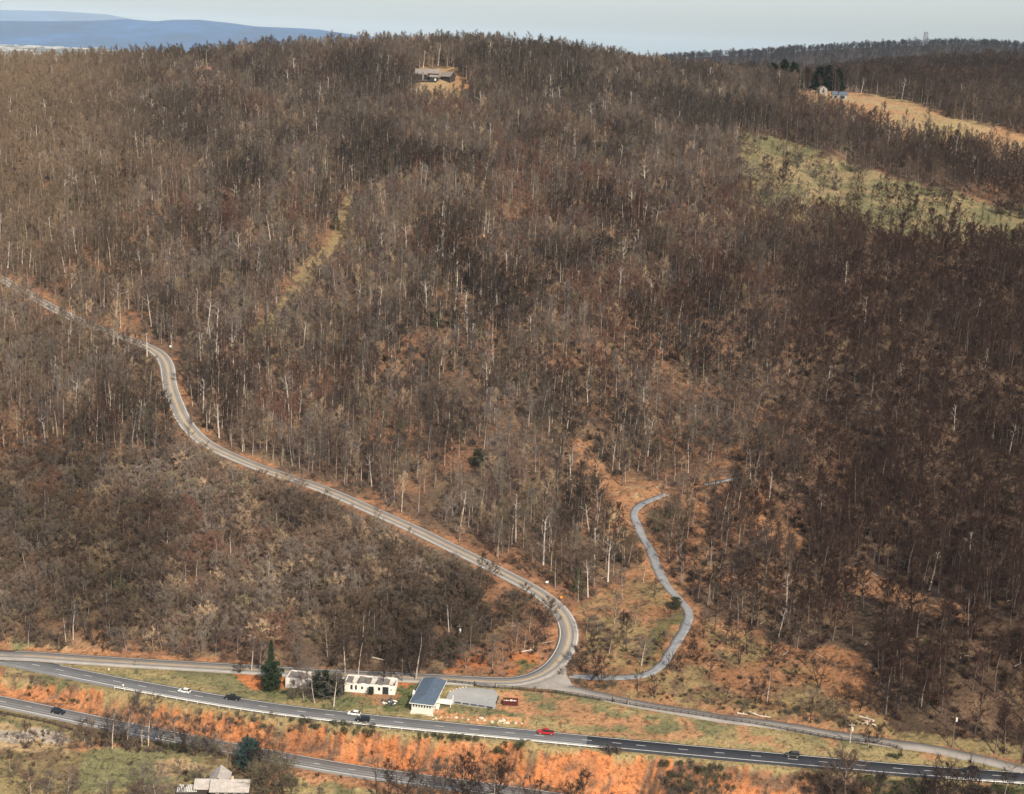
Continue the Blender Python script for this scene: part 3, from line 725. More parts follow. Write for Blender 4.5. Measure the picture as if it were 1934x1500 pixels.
def vehicle(name, kind, color, label, L, i, off, back=False, group="vehicles on the highway", dark_bed=True):
    p, a = at_line(L, i, off, BASE + .01)
    if back: a += math.pi
    root = empty(name, p, a); tag(root, label, {"pickup": "pickup truck", "suv": "car", "hatch": "car"}[kind], group)
    mp = paint_m(name + "_paint", color)
    if kind == "suv":
        ln, wd = 4.8, .96
        secs = [(-2.4, ring(.88, .42, .95)), (-2.3, ring(wd, .3, 1.08)), (-1.0, ring(wd, .28, 1.08)), (.9, ring(wd, .28, 1.06)), (1.2, ring(wd, .28, 1.04)), (2.1, ring(wd, .3, .95)), (2.38, ring(.86, .38, .8))]
        cab = [(-2.28, ring(.84, 1.0, 1.25, .7)), (-2.0, ring(.86, 1.0, 1.68, .68)), (-.3, ring(.87, 1.0, 1.76, .7)), (.45, ring(.87, 1.0, 1.7, .68)), (1.15, ring(.84, 1.0, 1.1, .78))]
        roof = (-1.95, .4, 1.76)
    elif kind == "hatch":
        ln, wd = 4.5, .9
        secs = [(-2.2, ring(.8, .42, .9)), (-2.1, ring(wd, .26, .96)), (.8, ring(wd, .24, .96)), (1.3, ring(wd, .25, .9)), (2.0, ring(wd, .28, .8)), (2.25, ring(.78, .32, .66))]
        cab = [(-2.05, ring(.78, .9, 1.08, .66)), (-1.5, ring(.8, .9, 1.42, .62)), (-.2, ring(.81, .9, 1.5, .63)), (.3, ring(.8, .9, 1.44, .62)), (1.2, ring(.78, .88, .96, .72))]
        roof = (-1.45, .25, 1.49)
    else:
        ln, wd = 5.6, .99
        secs = [(-2.8, ring(.95, .5, 1.0)), (-2.75, ring(wd, .42, 1.06)), (-.85, ring(wd, .36, 1.08)), (1.2, ring(wd, .36, 1.1)), (1.3, ring(wd, .36, 1.12)), (2.5, ring(wd, .4, 1.02)), (2.8, ring(.9, .45, .9))]
        cab = [(-.95, ring(.86, 1.05, 1.2, .74)), (-.78, ring(.88, 1.05, 1.8, .72)), (.2, ring(.89, 1.05, 1.88, .73)), (.6, ring(.88, 1.05, 1.82, .71)), (1.4, ring(.86, 1.05, 1.14, .8))]
        roof = (-.75, .55, 1.875)
    body = loft(secs).build("body", mp, root)
    loft(cab).build("window_glass", mt_glass, root)
    x0, x1, z = roof
    MB().box(x0, x1, -.68, .68, z - .03, z + .035).build("roof", mp, root)
    for y in (-.78, .78):
        MB().tube((x1, y * .88, z - .02), (x1 + .75, y * 1.03, z - .62), .045, n=4).tube((x0, y * .88, z - .02), (x0 - .1 if kind == "pickup" else x0 - .3, y * 1.05, z - .65), .06, n=4).tube(((x0 + x1) / 2, y * .9, z), ((x0 + x1) / 2, y * 1.12, z - .7), .05, n=4).build("pillar", mp, root)
    if kind == "pickup":
        MB().box(-2.68, -.98, -.8, .8, .92, 1.092).build("bed_liner", mt_tyre, root)
    wr = .38 if kind != "hatch" else .33; wx = ln / 2 - .95
    wm = MB().tube((0, -.12, 0), (0, .12, 0), wr, n=14).me("tyre", mt_tyre); rm = MB().tube((0, -.135, 0), (0, .135, 0), wr * .62, n=10).me("rim", mt_rim)
    for x in (-wx, wx):
        for y in (-wd + .1, wd - .1):
            t = empty("wheel"); t.parent = root; t.location = (x, y, wr)
            link(bpy.data.objects.new("tyre", wm), t); link(bpy.data.objects.new("rim", rm), t)
    e = ln / 2
    hm = MB().box(-.08, .04, -.2, .2, -.08, .08).me("headlight", mt_lamp); tm = MB().box(-.05, .05, -.12, .12, -.16, .16).me("tail_light", mt_tail)
    for y in (-.62, .62):
        o = link(bpy.data.objects.new("headlight", hm), root); o.location = (e - .12, y, .72 if kind != "pickup" else .85)
        o = link(bpy.data.objects.new("tail_light", tm), root); o.location = (-e + .06, y * 1.15, .85)
    return root
V = vehicle
def hv(name, kind, c, label, px, off): return V(name, kind, c, label, HL, idx_near_px(HL, px), off, back=True)
hv("parked_car".replace("parked", "moving"), "hatch", (.78, .76, .72), "white hatchback on the highway ahead of the black pickup", 349, -0.9)
hv("pickup_truck", "pickup", (.012, .013, .016), "black pickup truck following the white hatchback on the highway", 438, -1.7)
hv("moving_car", "hatch", (.82, .8, .75), "white car beside the black sport utility vehicle near the leafless roadside trees", 667, -1.9)
hv("moving_car", "suv", (.012, .012, .016), "black sport utility vehicle overtaking the white car on the highway", 684, 1.9)
hv("pickup_truck", "pickup", (.45, .018, .02), "red pickup truck driving on the highway", 1034, -1.7)
hv("moving_car", "suv", (.05, .048, .045), "dark sport utility vehicle with pale roof glare on the fresh black asphalt", 1497, -1.9)
hv("moving_car", "suv", (.014, .012, .02), "black sport utility vehicle at the right end of the highway by the short guardrail", 1838, -1.6)
V("moving_car", "suv", (.012, .012, .022), "black sport utility vehicle alone on the lower highway", LL, idx_near_px(LL, 114), 0.2)

# ------------------------------------------------------------------ buildings
mt_cream = node_mat("cream_siding", (0.74, 0.70, 0.60), .7, noise=[(0.6, .9, 1.06), (4, .94, 1.04)])
mt_blue = node_mat("blue_grey_shingles", (0.085, 0.115, 0.155), .8, noise=[(0.6, .85, 1.15), (6, .8, 1.2)], bump=.03, bscale=6)
mt_wpaint = node_mat("white_trim", (0.8, 0.77, 0.68), .6, noise=[(1.0, .92, 1.05)])
mt_wall = node_mat("whitewashed_block", (0.82, 0.76, 0.68), .85, noise=[(0.5, .8, 1.1), (3, .85, 1.08)], bump=.03)
mt_win = node_mat("dark_window", (0.025, 0.03, 0.035), .15)
mt_dkroof = node_mat("ragged_grey_roof", (0.17, 0.15, 0.135), .9, noise=[(0.6, .6, 1.3)], bump=.05)
mt_brown = node_mat("brown_shingles", (0.24, 0.205, 0.18), .85, noise=[(0.5, .8, 1.2), (5, .8, 1.2)], bump=.03)
mt_dkwall = node_mat("dark_timber_wall", (0.05, 0.04, 0.035), .85, noise=[(1, .8, 1.2)])
mt_conc = node_mat("grey_gravel_pad", (0.30, 0.295, 0.28), .95, noise=[(0.2, .88, 1.1), (3, .85, 1.15)], bump=.02)
mt_stone = node_mat("pale_fieldstone", (0.62, 0.50, 0.36), .9, noise=[(1.5, .8, 1.15)], bump=.06, bscale=3)
mt_rust = node_mat("dark_red_steel", (0.10, 0.022, 0.018), .6, noise=[(1.0, .7, 1.2)])
mt_slate = node_mat("dark_blue_edging", (0.05, 0.06, 0.075), .8, noise=[(1.0, .8, 1.2)])
mt_straw = node_mat("pale_rubbish", (0.6, 0.42, 0.3), .9, noise=[(1, .5, 1.4)])
# a) station house with blue grey roof
def yaw_of(pa, pb):
    A = place(*pa); B = place(*pb); return math.atan2(B.y - A.y, B.x - A.x)
fl = place(777, 1346); fr = place(816, 1351)
hd = Vector((fr.x - fl.x, fr.y - fl.y, 0)); hw_ = hd.length; ang = math.atan2(hd.y, hd.x)
house = empty("station_house", (fl.x, fl.y, min(fl.z, fr.z)), ang)
tag(house, "cream building with blue grey hipped roof on the near side of the fence", "house")
W_, D_, Hh = 7.4, 19.0, 4.0
wl = MB(); ops = [(0.45 + k * 0.97, 0.45 + k * 0.97 + .5) for k in range(7)]
wl.box(0, W_, 0, .2, -.5, 2.3); wl.box(0, W_, 0, .2, 3.55, Hh)
xs_ = [0] + [v for o in ops for v in o] + [W_]
for k in range(0, len(xs_), 2): wl.box(xs_[k], xs_[k + 1], 0, .2, 2.302, 3.548)
wl.box(0, .2, .202, D_, -.5, Hh); wl.box(W_ - .2, W_, .202, D_, -.5, Hh); wl.box(.202, W_ - .202, D_ - .2, D_, -.5, Hh)
wl.build("wall", mt_cream, house)
for a_, b_ in ops:
    wn = MB().box(a_, b_, .12, .16, 2.3, 3.55).build("window", mt_win, house)
    MB().box(a_ - .05, b_ + .05, -.05, -.002, 2.2, 2.29).build("sill", mt_wpaint, wn)
for k in range(4):
    y = 2.2 + k * 3.1
    wn = MB().box(W_ - .05, W_ + .04, y, y + 1.1, 1.4, 2.7).build("window", mt_win, house); MB().box(W_ + .002, W_ + .1, y - .1, y + 1.2, 1.28, 1.38).build("sill", mt_wpaint, wn)
e_ = .7; rz_ = Hh + 1.0
rf = MB(); v = [(-e_, -e_, Hh), (W_ + e_, -e_, Hh), (W_ + e_, D_ + e_, Hh), (-e_, D_ + e_, Hh), (W_ / 2, 4.2, rz_), (W_ / 2, D_ + e_, rz_)]
rf.poly([v[0], v[1], v[4]]).poly([v[1], v[2], v[5], v[4]]).poly([v[2], v[3], v[5]]).poly([v[3], v[0], v[4], v[5]]); rf.poly([v[3], v[2], v[1], v[0]])
roof = rf.build("roof", mt_blue, house)
MB().box(-e_, W_ + e_, -e_ - .08, -e_ - .002, Hh - .18, Hh + .06).box(W_ + e_ + .002, W_ + e_ + .08, -e_, D_ + e_, Hh - .18, Hh + .06).box(-e_ - .08, -e_ - .002, -e_, D_ + e_, Hh - .18, Hh + .06).build("fascia", mt_wpaint, roof)
MB().box(-1.3, -.55, 6.4, 7.3, -.5, 4.6).box(-1.2, -.65, 6.5, 7.2, 4.6, 5.1).build("chimney", mt_wpaint, house)
MB().box(W_ + .01, W_ + 5.2, 6.2, 8.2, 1.6, 1.75).box(W_ + 5.0, W_ + 5.2, 6.2, 6.4, -.5, 1.6).box(W_ + 5.0, W_ + 5.2, 8.0, 8.2, -.5, 1.6).build("side_deck", mt_wpaint, house)
for y in (6.25, 8.15):
    MB().box(W_ + .3, W_ + 5.2, y - .04, y + .04, 2.55, 2.65).box(W_ + .3, W_ + 5.2, y - .03, y + .03, 1.76, 2.4).build("deck_railing", mt_wpaint, house)
for k in range(9): MB().box(W_ + .25, W_ + 1.35, 6.0 - .42 * (k + 1), 6.0 - .42 * k - .003, 1.45 - .2 * (k + 1), 1.5 - .2 * k).build("step", mt_wpaint, house)
for x in (W_ + .2, W_ + 1.4): MB().tube((x, 6.1, 2.5), (x, 2.2, .8), .06, n=4).tube((x, 2.2, -.3), (x, 2.2, .9), .05, n=4).build("stair_rail", mt_wpaint, house)
MB().box(W_ + 5.3, W_ + 5.55, 8.3, 8.55, -.3, 4.2).build("deck_post", mt_wpaint, house)
for x in (-.25, W_): MB().box(x, x + .25, -.25, -.01, -.5, .9).build("corner_post", mt_wpaint, house)
MB().box(-.5, W_ + .5, -.55, -.252, -.5, -.0).build("plinth", mt_wpaint, house)

# b) long roofless whitewashed building, two stretches of one ruin
def ruin(pa, pb, h, openings, label, depth=6.5, jag=.35, seed=3):
    A = place(*pa); B = place(*pb); d = B - A; L_ = math.hypot(d.x, d.y)
    root = empty("ruined_building", (A.x, A.y, min(A.z, B.z)), math.atan2(d.y, d.x)); tag(root, label, "building")
    rr = random.Random(seed); x = 0; top = h; wm = MB(); ops = sorted(openings); segs = []
    cuts = [0]; 
    for a, b, z0, z1, _k in ops: cuts += [a * L_, b * L_]
    cuts.append(L_)
    for k in range(0, len(cuts) - 1, 2):
        x0, x1 = cuts[k], cuts[k + 1]; m = max(1, int((x1 - x0) / 1.6))
        for q in range(m): segs.append((x0 + (x1 - x0) * q / m, x0 + (x1 - x0) * (q + 1) / m, -.5, None))
    for a, b, z0, z1, _k in ops:
        if z0 > 0: segs.append((a * L_, b * L_, -.5, z0))
        segs.append((a * L_, b * L_, z1, None))
    for x0, x1, z0, z1 in segs:
        if z1 is None:
            t0 = h + rr.uniform(-jag, jag * .4); t1 = h + rr.uniform(-jag, jag * .4)
            wm.poly([(x0, 0, z0), (x1, 0, z0), (x1, 0, t1), (x0, 0, t0)]); wm.poly([(x0, .3, z0), (x0, .3, t0), (x1, .3, t1), (x1, .3, z0)])
            wm.poly([(x0, 0, t0), (x1, 0, t1), (x1, .3, t1), (x0, .3, t0)]); wm.poly([(x0, 0, z0), (x0, 0, t0), (x0, .3, t0), (x0, .3, z0)]); wm.poly([(x1, 0, z0), (x1, .3, z0), (x1, .3, t1), (x1, 0, t1)])
        else: wm.box(x0, x1, 0, .3, z0, z1)
    wm.box(0, .3, .305, depth, -.5, h - .2).box(L_ - .3, L_, .305, depth, -.5, h - .3).box(.305, L_ - .305, depth - .3, depth, -.5, h + .1)
    wm.build("wall", mt_wall, root)
    for a, b, z0, z1, kd_ in ops:
        o = MB().box(a * L_, b * L_, .18, .22, z0, z1).build("window" if kd_ == 'w' else "door", mt_win, root)
        if kd_ == 'w': MB().box(a * L_ - .05, b * L_ + .05, -.06, -.003, z0 - .12, z0 - .003).build("sill", mt_wpaint, o)
    k = int(L_ / 2.2)
    for i in range(k):
        if rr.random() < .2: continue
        x0 = .35 + (L_ - .7) * i / k; x1 = .35 + (L_ - .7) * (i + 1) / k - .06; z = h - .75 + rr.uniform(-.25, .2)
        MB().poly([(x0, .32, z), (x1, .32, z + rr.uniform(-.2, .2)), (x1, depth - .32, z + .5 + rr.uniform(-.3, .2)), (x0, depth - .32, z + .6)]).poly([(x0, .32, z - .1), (x0, depth - .32, z + .5), (x1, depth - .32, z + .4), (x1, .32, z - .1)]).build("roof_panel", mt_dkroof, root)
    return root
ruin((539, 1299), (599, 1303), 3.9, [], "blank white end wall of the ruined block left of the dark evergreens", seed=5)
r2 = ruin((650, 1306), (746, 1313), 3.5, [(.12, .165, .9, 2.7, 'w'), (.21, .25, .9, 2.7, 'w'), (.33, .37, 1.2, 2.4, 'w'), (.48, .58, 0, 2.6, 'd'), (.66, .71, 1.2, 2.5, 'w'), (.75, .87, 0, 2.8, 'd'), (.9, .94, 1.6, 2.0, 'w')],
          "long white ruined building with dark windows and broken grey roof", seed=9)
MB().tube((17.9, 1, 0), (18.6, 1, 4.6), .12, n=4).build("leaning_beam", mt_wpaint, r2)
# rubble heaps by the ruin
def heap(px, py, r, label, mats, seed):
    rr = random.Random(seed); p = place(px, py); root = empty("rubble_pile", p); tag(root, label, "rubble pile")
    for i in range(26):
        a = rr.uniform(0, 6.28); q = r * rr.random() ** .7; s = rr.uniform(.25, .8)
        o = MB().box(-s, s, -s * .5, s * .5, -s * .2, s * .2).build("debris_board", mats[i % len(mats)], root)
        o.location = (q * math.cos(a), q * math.sin(a) * .8, .1 + .5 * rr.random()); o.rotation_euler = (rr.uniform(-.5, .5), rr.uniform(-.5, .5), rr.uniform(0, 3))
heap(733, 1328, 2.6, "dark rubble pile with white scraps on the lawn between the ruin and the blue-roofed house", [mt_slate, mt_dkroof, mt_slate, mt_wpaint], 4)
heap(1637, 1366, 3.4, "pale brush and stone pile beyond the frontage road near the pale pole", [mt_straw, mt_stone, mt_post], 7)

# c) gravel pad with edging
pad = drape("parking_pad", [(884, 1299), (933, 1303.5), (941, 1313), (938, 1326), (935, 1339), (905, 1336), (870, 1331), (841, 1326.5), (843, 1318), (848, 1309), (864, 1302)], .22, mt_conc, thick=.7)
tag(pad, "flat grey gravel parking pad beside the blue-roofed building", "parking pad")
def bar_on(a, b, w, z0, z1, mat, name, parent):
    A = place(*a); B = place(*b); d = B - A; o = MB().box(0, math.hypot(d.x, d.y), -w / 2, w / 2, z0, z1).build(name, mat, parent)
    o.location = A; o.rotation_euler = (0, 0, math.atan2(d.y, d.x)); return o
for k in range(6):
    f0 = k / 6 + .01; f1 = (k + 1) / 6 - .03; P_ = lambda f: (843 + 90 * f, 1326.5 + 12.4 * f)
    bar_on(P_(f0), P_(f1), .3, .1, .62, mt_slate, "edging_log", pad)
for f0, f1 in ((.05, .45), (.55, .95)):
    P_ = lambda f: (937.2 + 5.2 * f, 1331 - 17 * f); bar_on(P_(f0), P_(f1), .3, .1, .6, mt_slate, "edging_log", pad)
# d) skip container
sk = place(949.5, 1332.5); sk2 = place(979, 1333.5); cont = empty("skip_container", sk, math.atan2(sk2.y - sk.y, sk2.x - sk.x)); tag(cont, "dark red open-topped skip container on the dirt beside the parking pad", "skip container")
cl_ = 5.3; cw = 2.4; ch = 1.7
MB().box(0, cl_, 0, cw, .1, .25).box(0, cl_, 0, .1, .252, ch).box(0, cl_, cw - .1, cw, .252, ch).box(0, .1, .102, cw - .102, .252, ch).box(cl_ - .1, cl_, .102, cw - .102, .252, ch).build("shell", mt_rust, cont)
MB().box(-.08, cl_ + .08, -.08, 0.0, ch + .002, ch + .12).box(-.08, cl_ + .08, cw, cw + .08, ch + .002, ch + .12).build("rim", mt_rust, cont)
for k in range(7): MB().box(.4 + k * .75, .5 + k * .75, -.09, -.002, .1, ch).build("rib", mt_rust, cont)
MB().box(.15, cl_ - .15, .15, cw - .15, .255, 1.1).build("waste", mt_straw, cont)
for q in ((1.0, .8), (2.5, 1.3), (3.6, .9)): MB().box(q[0], q[0] + .8, q[1], q[1] + .6, 1.1, 1.5).build("carton", mt_wpaint, cont)
# e) boulders
def rock_me(seed, mat=mt_stone):
    import bmesh
    rr = random.Random(seed); bm = bmesh.new(); bmesh.ops.create_icosphere(bm, subdivisions=2, radius=1)
    for v in bm.verts: 
        v.co *= 1 + rr.uniform(-.22, .18); v.co.z *= .7
    me = bpy.data.meshes.new("boulder"); bm.to_mesh(me); bm.free(); me.materials.append(mat); return me
rocks = [rock_me(i) for i in range(4)]
rk = [(823, 1357.5, .7), (833, 1355, .6), (846, 1356, .5), (861, 1356, 1.0), (873, 1357, .5), (884, 1360, .6), (901, 1361, .8), (909, 1357, 1.1), (915, 1361, .8), (929, 1364, 1.0), (944, 1363, 1.0), (951, 1361, 1.3), (958, 1366, 1.1), (974, 1366, .9), (985, 1367, .6), (952, 1367, .6), (940, 1366, .5), (818, 1359, .5)]
side = ["next to the blue-roofed building", "below the middle of the parking pad", "below the skip container"]
BREG = []
for i, (px, py, s) in enumerate(rk):
    o = link(bpy.data.objects.new("boulder", rocks[i % 4])); o.location = place(px, py, .1); s *= .8; o.scale = (s, s * .8, s * .8); o.rotation_euler = (0, 0, i * 1.3)
    z = side[0] if px < 855 else side[1] if px < 935 else side[2]; sz = "large" if s > .75 else "small"
    lb = f"{sz} pale boulder " + z.replace("next to", "beside"); tag(o, lb, "boulder", "boulders in the row along the verge"); BREG.append((o, lb, px))
for i, (px, py) in enumerate([(850, 1306), (856, 1304), (862, 1302), (868, 1300.5), (874, 1299), (880, 1298)]):
    o = link(bpy.data.objects.new("boulder", rocks[i % 4])); o.location = place(px, py, .1); o.scale = (.42, .38, .34); o.rotation_euler = (0, 0, i * 2.1)
    tag(o, "small white stone edging the pad's back corner, " + ("first from left,second from left,third from left,third from right,second from right,first from right".split(",")[i]), "boulder", "small stones edging the pad")
# f) poles and signs
def pole(base, h, label, transformer=False, arm=True, lean=0.0, mat=None):
    p = place(*base); root = empty("utility_pole", p); tag(root, label, "utility pole")
    root.rotation_euler = (0, lean, 0)
    MB().tube((0, 0, -.5), (0, 0, h), .2, .13, 8).build("shaft", mat or mt_post, root)
    if arm: MB().box(-1.1, 1.1, -.06, .06, h - .9, h - .75).build("crossarm", mat or mt_post, root)
    if transformer: MB().tube((.35, -.1, h - 3.0), (.35, -.1, h - 1.7), .32, n=10).build("transformer", mt_wpaint, root)
pole((1798, 1411), 12.6, "tall brown utility pole with white transformer at the dark wood edge", True, False)
pole((1605, 1404), 7.6, "short pale utility pole standing at the fence near the frontage road", True, True, mat=node_mat("bleached_timber", (.5, .43, .36), .9))
pole((759, 1288), 9.2, "thin brown utility pole between the ruin and the blue-roofed building", False, True)
pole((866, 1229), 10.5, "utility pole with white transformer in the brush inside the road bend", True, True)
pole((888, 1232), 11.0, "bare pole right of the transformer pole inside the road bend", False, False)
def sign(base, h, w, hh, mat, label, post=mt_post):
    p = place(*base); root = empty("road_sign", p); tag(root, label, "road sign")
    MB().tube((0, 0, -.2), (0, 0, h), .06, n=6).build("post", post, root); MB().box(-w / 2, w / 2, -.1, -.07, h - hh, h).build("sign_face", mat, root)
mt_sw = node_mat("sign_white", (.85, .85, .82), .5); mt_so = node_mat("sign_orange", (.8, .3, .05), .5); mt_sd = node_mat("sign_dark", (.03, .03, .03), .6)
sign((255, 1260), 2.6, .8, .7, mt_post, "brown sign on the verge of the mountain road near the left junction")
sign((206, 1273), 2.3, .35, .9, mt_galv, "thin grey marker post in the grass between the left roads")
sign((684, 1343), 3.2, .5, .5, mt_sd, "dark round-topped sign post by the highway above the two passing cars", mt_sd)
sign((677.5, 1370), 1.4, .3, .5, mt_sd, "short dark marker on the near verge below the two passing cars", mt_sd)
sign((1013, 1371), 1.3, .25, .5, mt_sd, "short black marker post beside the highway ahead of the red pickup", mt_sd)
sign((1033, 1106), 2.0, 1.1, .9, mt_sw, "white sign above the mountain road bend")
sign((1060, 1134), 1.8, 1.0, .9, mt_so, "orange sign on the outside of the mountain road bend")
sign((322, 660), 2.2, .9, 1.0, mt_sw, "small white sign at the upper bend of the mountain road")
sign((1011, 1302), 1.2, 1.1, .35, mt_post, "low brown sign on the junction apron by the fence")
sign((1094, 1294), 1.6, .3, .4, mt_sd, "dark marker on the grass corner right of the junction", mt_sd)
sign((233, 1303), 2.2, .6, .6, mt_galv, "grey sign at the left end of the long guardrail", mt_galv)
sign((1298, 1378), 1.4, 1.5, .5, mt_post, "low brown board sign alone in the grass above the highway")

# g) lower left house with grey gabled roof
def gable(m_roof, m_wall, root, x0, x1, y0, y1, z0, ze, zr, axis='x', ov=.5):
    wm = MB().box(x0, x1, y0, y1, z0, ze)
    if axis == 'x':
        yc = (y0 + y1) / 2; wm.poly([(x0, y0, ze), (x0, y1, ze), (x0, yc, zr - .1)]).poly([(x1, y1, ze), (x1, y0, ze), (x1, yc, zr - .1)])
        A_ = [(x0 - ov, y0 - ov, ze - .15), (x1 + ov, y0 - ov, ze - .15), (x1 + ov, yc, zr), (x0 - ov, yc, zr)]; B_ = [(x0 - ov, yc, zr), (x1 + ov, yc, zr), (x1 + ov, y1 + ov, ze - .15), (x0 - ov, y1 + ov, ze - .15)]
    else:
        xc = (x0 + x1) / 2; wm.poly([(x0, y0, ze), (xc, y0, zr - .1), (x1, y0, ze)]).poly([(x0, y1, ze), (x1, y1, ze), (xc, y1, zr - .1)])
        A_ = [(x0 - ov, y0 - ov, ze - .15), (xc, y0 - ov, zr), (xc, y1 + ov, zr), (x0 - ov, y1 + ov, ze - .15)]; B_ = [(xc, y0 - ov, zr), (x1 + ov, y0 - ov, ze - .15), (x1 + ov, y1 + ov, ze - .15), (xc, y1 + ov, zr)]
    w_ = wm.build("wall", m_wall, root)
    up_ = lambda q, d: [(a, b, c + d) for a, b, c in q]
    r_ = MB().poly(up_(A_, .15)).poly(up_(B_, .15)).poly(list(reversed(A_))).poly(list(reversed(B_)))
    for q in (A_, B_):
        t = up_(q, .15)
        for k in range(4): r_.poly([q[k], q[(k + 1) % 4], t[(k + 1) % 4], t[k]])
    return r_.build("roof", m_roof, root)
mt_grroof = node_mat("weathered_grey_roof", (0.44, 0.39, 0.345), .9, noise=[(0.5, .8, 1.15), (2.5, .8, 1.15)], bump=.04)
fh = place(398, 1512); farm = empty("farmhouse", fh, R(4)); tag(farm, "house with weathered grey gabled roof at the bottom edge among bare trees", "house")
rr_ = gable(mt_grroof, mt_dkwall, farm, 0, 11.5, 0, 7.5, -1, 3.2, 5.2, 'x')
gable(mt_grroof, mt_dkwall, farm, -1.2, 4.6, 4.2, 11.5, -1, 3.3, 5.8, 'y'); gable(mt_grroof, mt_dkwall, farm, -5.2, -1.25, 2.0, 8.0, -1, 3.0, 4.6, 'x')
for x in (1.5, 4.2, 7.0, 9.4):
    wn = MB().box(x, x + 1.1, -.06, -.005, .9, 2.4).build("window", mt_wpaint, farm); MB().box(x + .12, x + .98, -.1, -.062, 1.0, 2.3).build("pane", mt_win, wn)
MB().box(5.6, 6.5, -.08, -.004, -1, 2.2).build("door", mt_wpaint, farm); MB().box(6.0, 6.7, 3.4, 4.1, 4.6, 6.3).build("chimney", mt_stone, farm)
dk = place(334, 1508); deck = empty("white_shed", dk, R(8)); tag(deck, "small white slatted shed left of the grey-roofed house at the bottom edge", "shed")
MB().box(0, 6.3, 0, 4, -1, 2.2).build("wall", mt_dkwall, deck)
for k in range(12): MB().box(k * .53, k * .53 + .34, -.3, 4.3, 2.25, 2.4).build("roof_slat", mt_wpaint, deck)

# h) hilltop houses
mt_dim = node_mat("dull_white_boards", (0.34, 0.31, 0.28), .8)
mt_tan_roof = node_mat("tan_roof", (0.22, 0.185, 0.165), .8, noise=[(.3, .85, 1.1)])
hp = place(786, 153); hill_h = empty("hilltop_house", (hp.x, hp.y, hp.z + 1.0), R(2)); tag(hill_h, "large dark house with several tan roofs in the clearing near the ridge top", "house")
gable(mt_tan_roof, mt_dkwall, hill_h, -.5, 8.4, 2, 12, -6, 4.6, 8.8, 'x', .9); gable(mt_tan_roof, mt_dkwall, hill_h, 9.4, 18.4, 5, 14, -6, 5.6, 9.0, 'x', .8)
gable(mt_tan_roof, mt_dkwall, hill_h, 11.5, 18.8, -1.2, 4.1, -6, 2.8, 4.4, 'x', .5)
wing = empty("wing"); wing.parent = hill_h; wing.location = (20.2, 3, 0); wing.rotation_euler = (0, 0, R(-38)); gable(mt_tan_roof, mt_dkwall, wing, 0, 10, 0, 7, -6, 3.6, 7.4, 'x', .8)
MB().box(-1.5, 17.5, -5.5, -1.6, -.6, -.2).build("deck", mt_slate, hill_h); MB().box(-1.5, 17.5, -5.55, -5.45, .5, .7).build("deck_railing", mt_slate, hill_h)
for x in range(0, 18, 4): MB().box(x - .2, x + .2, -5.4, -5.0, -7, -.6).build("deck_post", mt_slate, hill_h)
MB().box(4.8, 6.2, .3, 1.0, -4, 6.4).build("chimney", mt_tan_roof, hill_h)
for x in (2, 6.4, 11.5, 14): MB().box(x, x + 1.6, 1.86 if x < 9 else -1.6, 1.95 if x < 9 else -1.52, .5, 2.6).build("window", mt_win, hill_h)
MB().box(15.3, 16.5, -1.75, -1.6, -.2, 1.6).build("door", mt_wpaint, hill_h)
cp_ = place(381, 146); cabin = empty("cabin", cp_ + Vector((0, 0, 2)), R(10)); tag(cabin, "small cabin with reddish roof and white porch high in the woods on the left", "cabin")
gable(node_mat("red_tin_roof", (.30, .14, .10), .6), mt_dkwall, cabin, 0, 7, 0, 6, -4, 4, 6.5, 'x'); MB().box(2.2, 7.4, -2.6, -.3, 1.0, 1.8).build("porch", mt_wpaint, cabin); MB().box(2.5, 3.1, -.1, -.02, 2, 3.2).build("window", mt_win, cabin)
fp = place(1548, 177); farm2 = empty("farm_building", fp, R(5)); tag(farm2, "white farmhouse under the dark evergreens beside the tan field", "house")
gable(mt_tan_roof, mt_dim, farm2, 0, 7, 0, 8, -2, 4.5, 7.0, 'y'); MB().box(2.5, 3.8, -.1, -.01, 1, 2.6).build("window", mt_win, farm2)
fp = place(1572, 186); farm3 = empty("farm_building", fp, R(-4)); tag(farm3, "farm outbuilding with blue grey roof right of the white farmhouse", "barn")
gable(mt_blue, mt_dim, farm3, 0, 13, 0, 7, -2, 3.6, 6.0, 'x'); MB().box(2, 4, -.1, -.01, 0, 2.6).build("door", mt_win, farm3); MB().box(7, 11, -.1, -.01, 0, 2.6).build("door", mt_win, farm3)
tp = at_px_far(1747, 84, YR - 40); tower = empty("lattice_tower", (tp[0], tp[1], tp[2] - 4)); tower.scale = (1.2, 1.2, 1.25); tag(tower, "lattice lookout tower on top of the far wooded ridge", "tower")
mt_tw = node_mat("tower_steel", (.22, .24, .26), .6)
for sx in (-1, 1):
    for sy in (-1, 1): MB().tube((6 * sx, 6 * sy, 0), (3.6 * sx, 3.6 * sy, 31), .9, .7, 4).build("leg", mt_tw, tower)
for k in range(4):
    z0, z1 = k * 7.5, k * 7.5 + 7.5; w0 = 6 - z0 * .077; w1 = 6 - z1 * .077
    for sy in (-1, 1): MB().tube((-w0, sy * w0, z0), (w1, sy * w1, z1), .45, n=4).tube((w0, sy * w0, z0), (-w1, sy * w1, z1), .45, n=4).build("brace", mt_tw, tower)
MB().box(-4.6, 4.6, -4.6, 4.6, 22, 23).build("platform", mt_tw, tower); MB().box(-5, 5, -5, 5, 30, 31).box(-4, 4, -4, 4, 31, 33).build("cabin_top", mt_tw, tower)
for x in (-4.5, 4.2): MB().tube((x, 0, 31), (x, 0, 37), .4, n=4).build("antenna", mt_tw, tower)

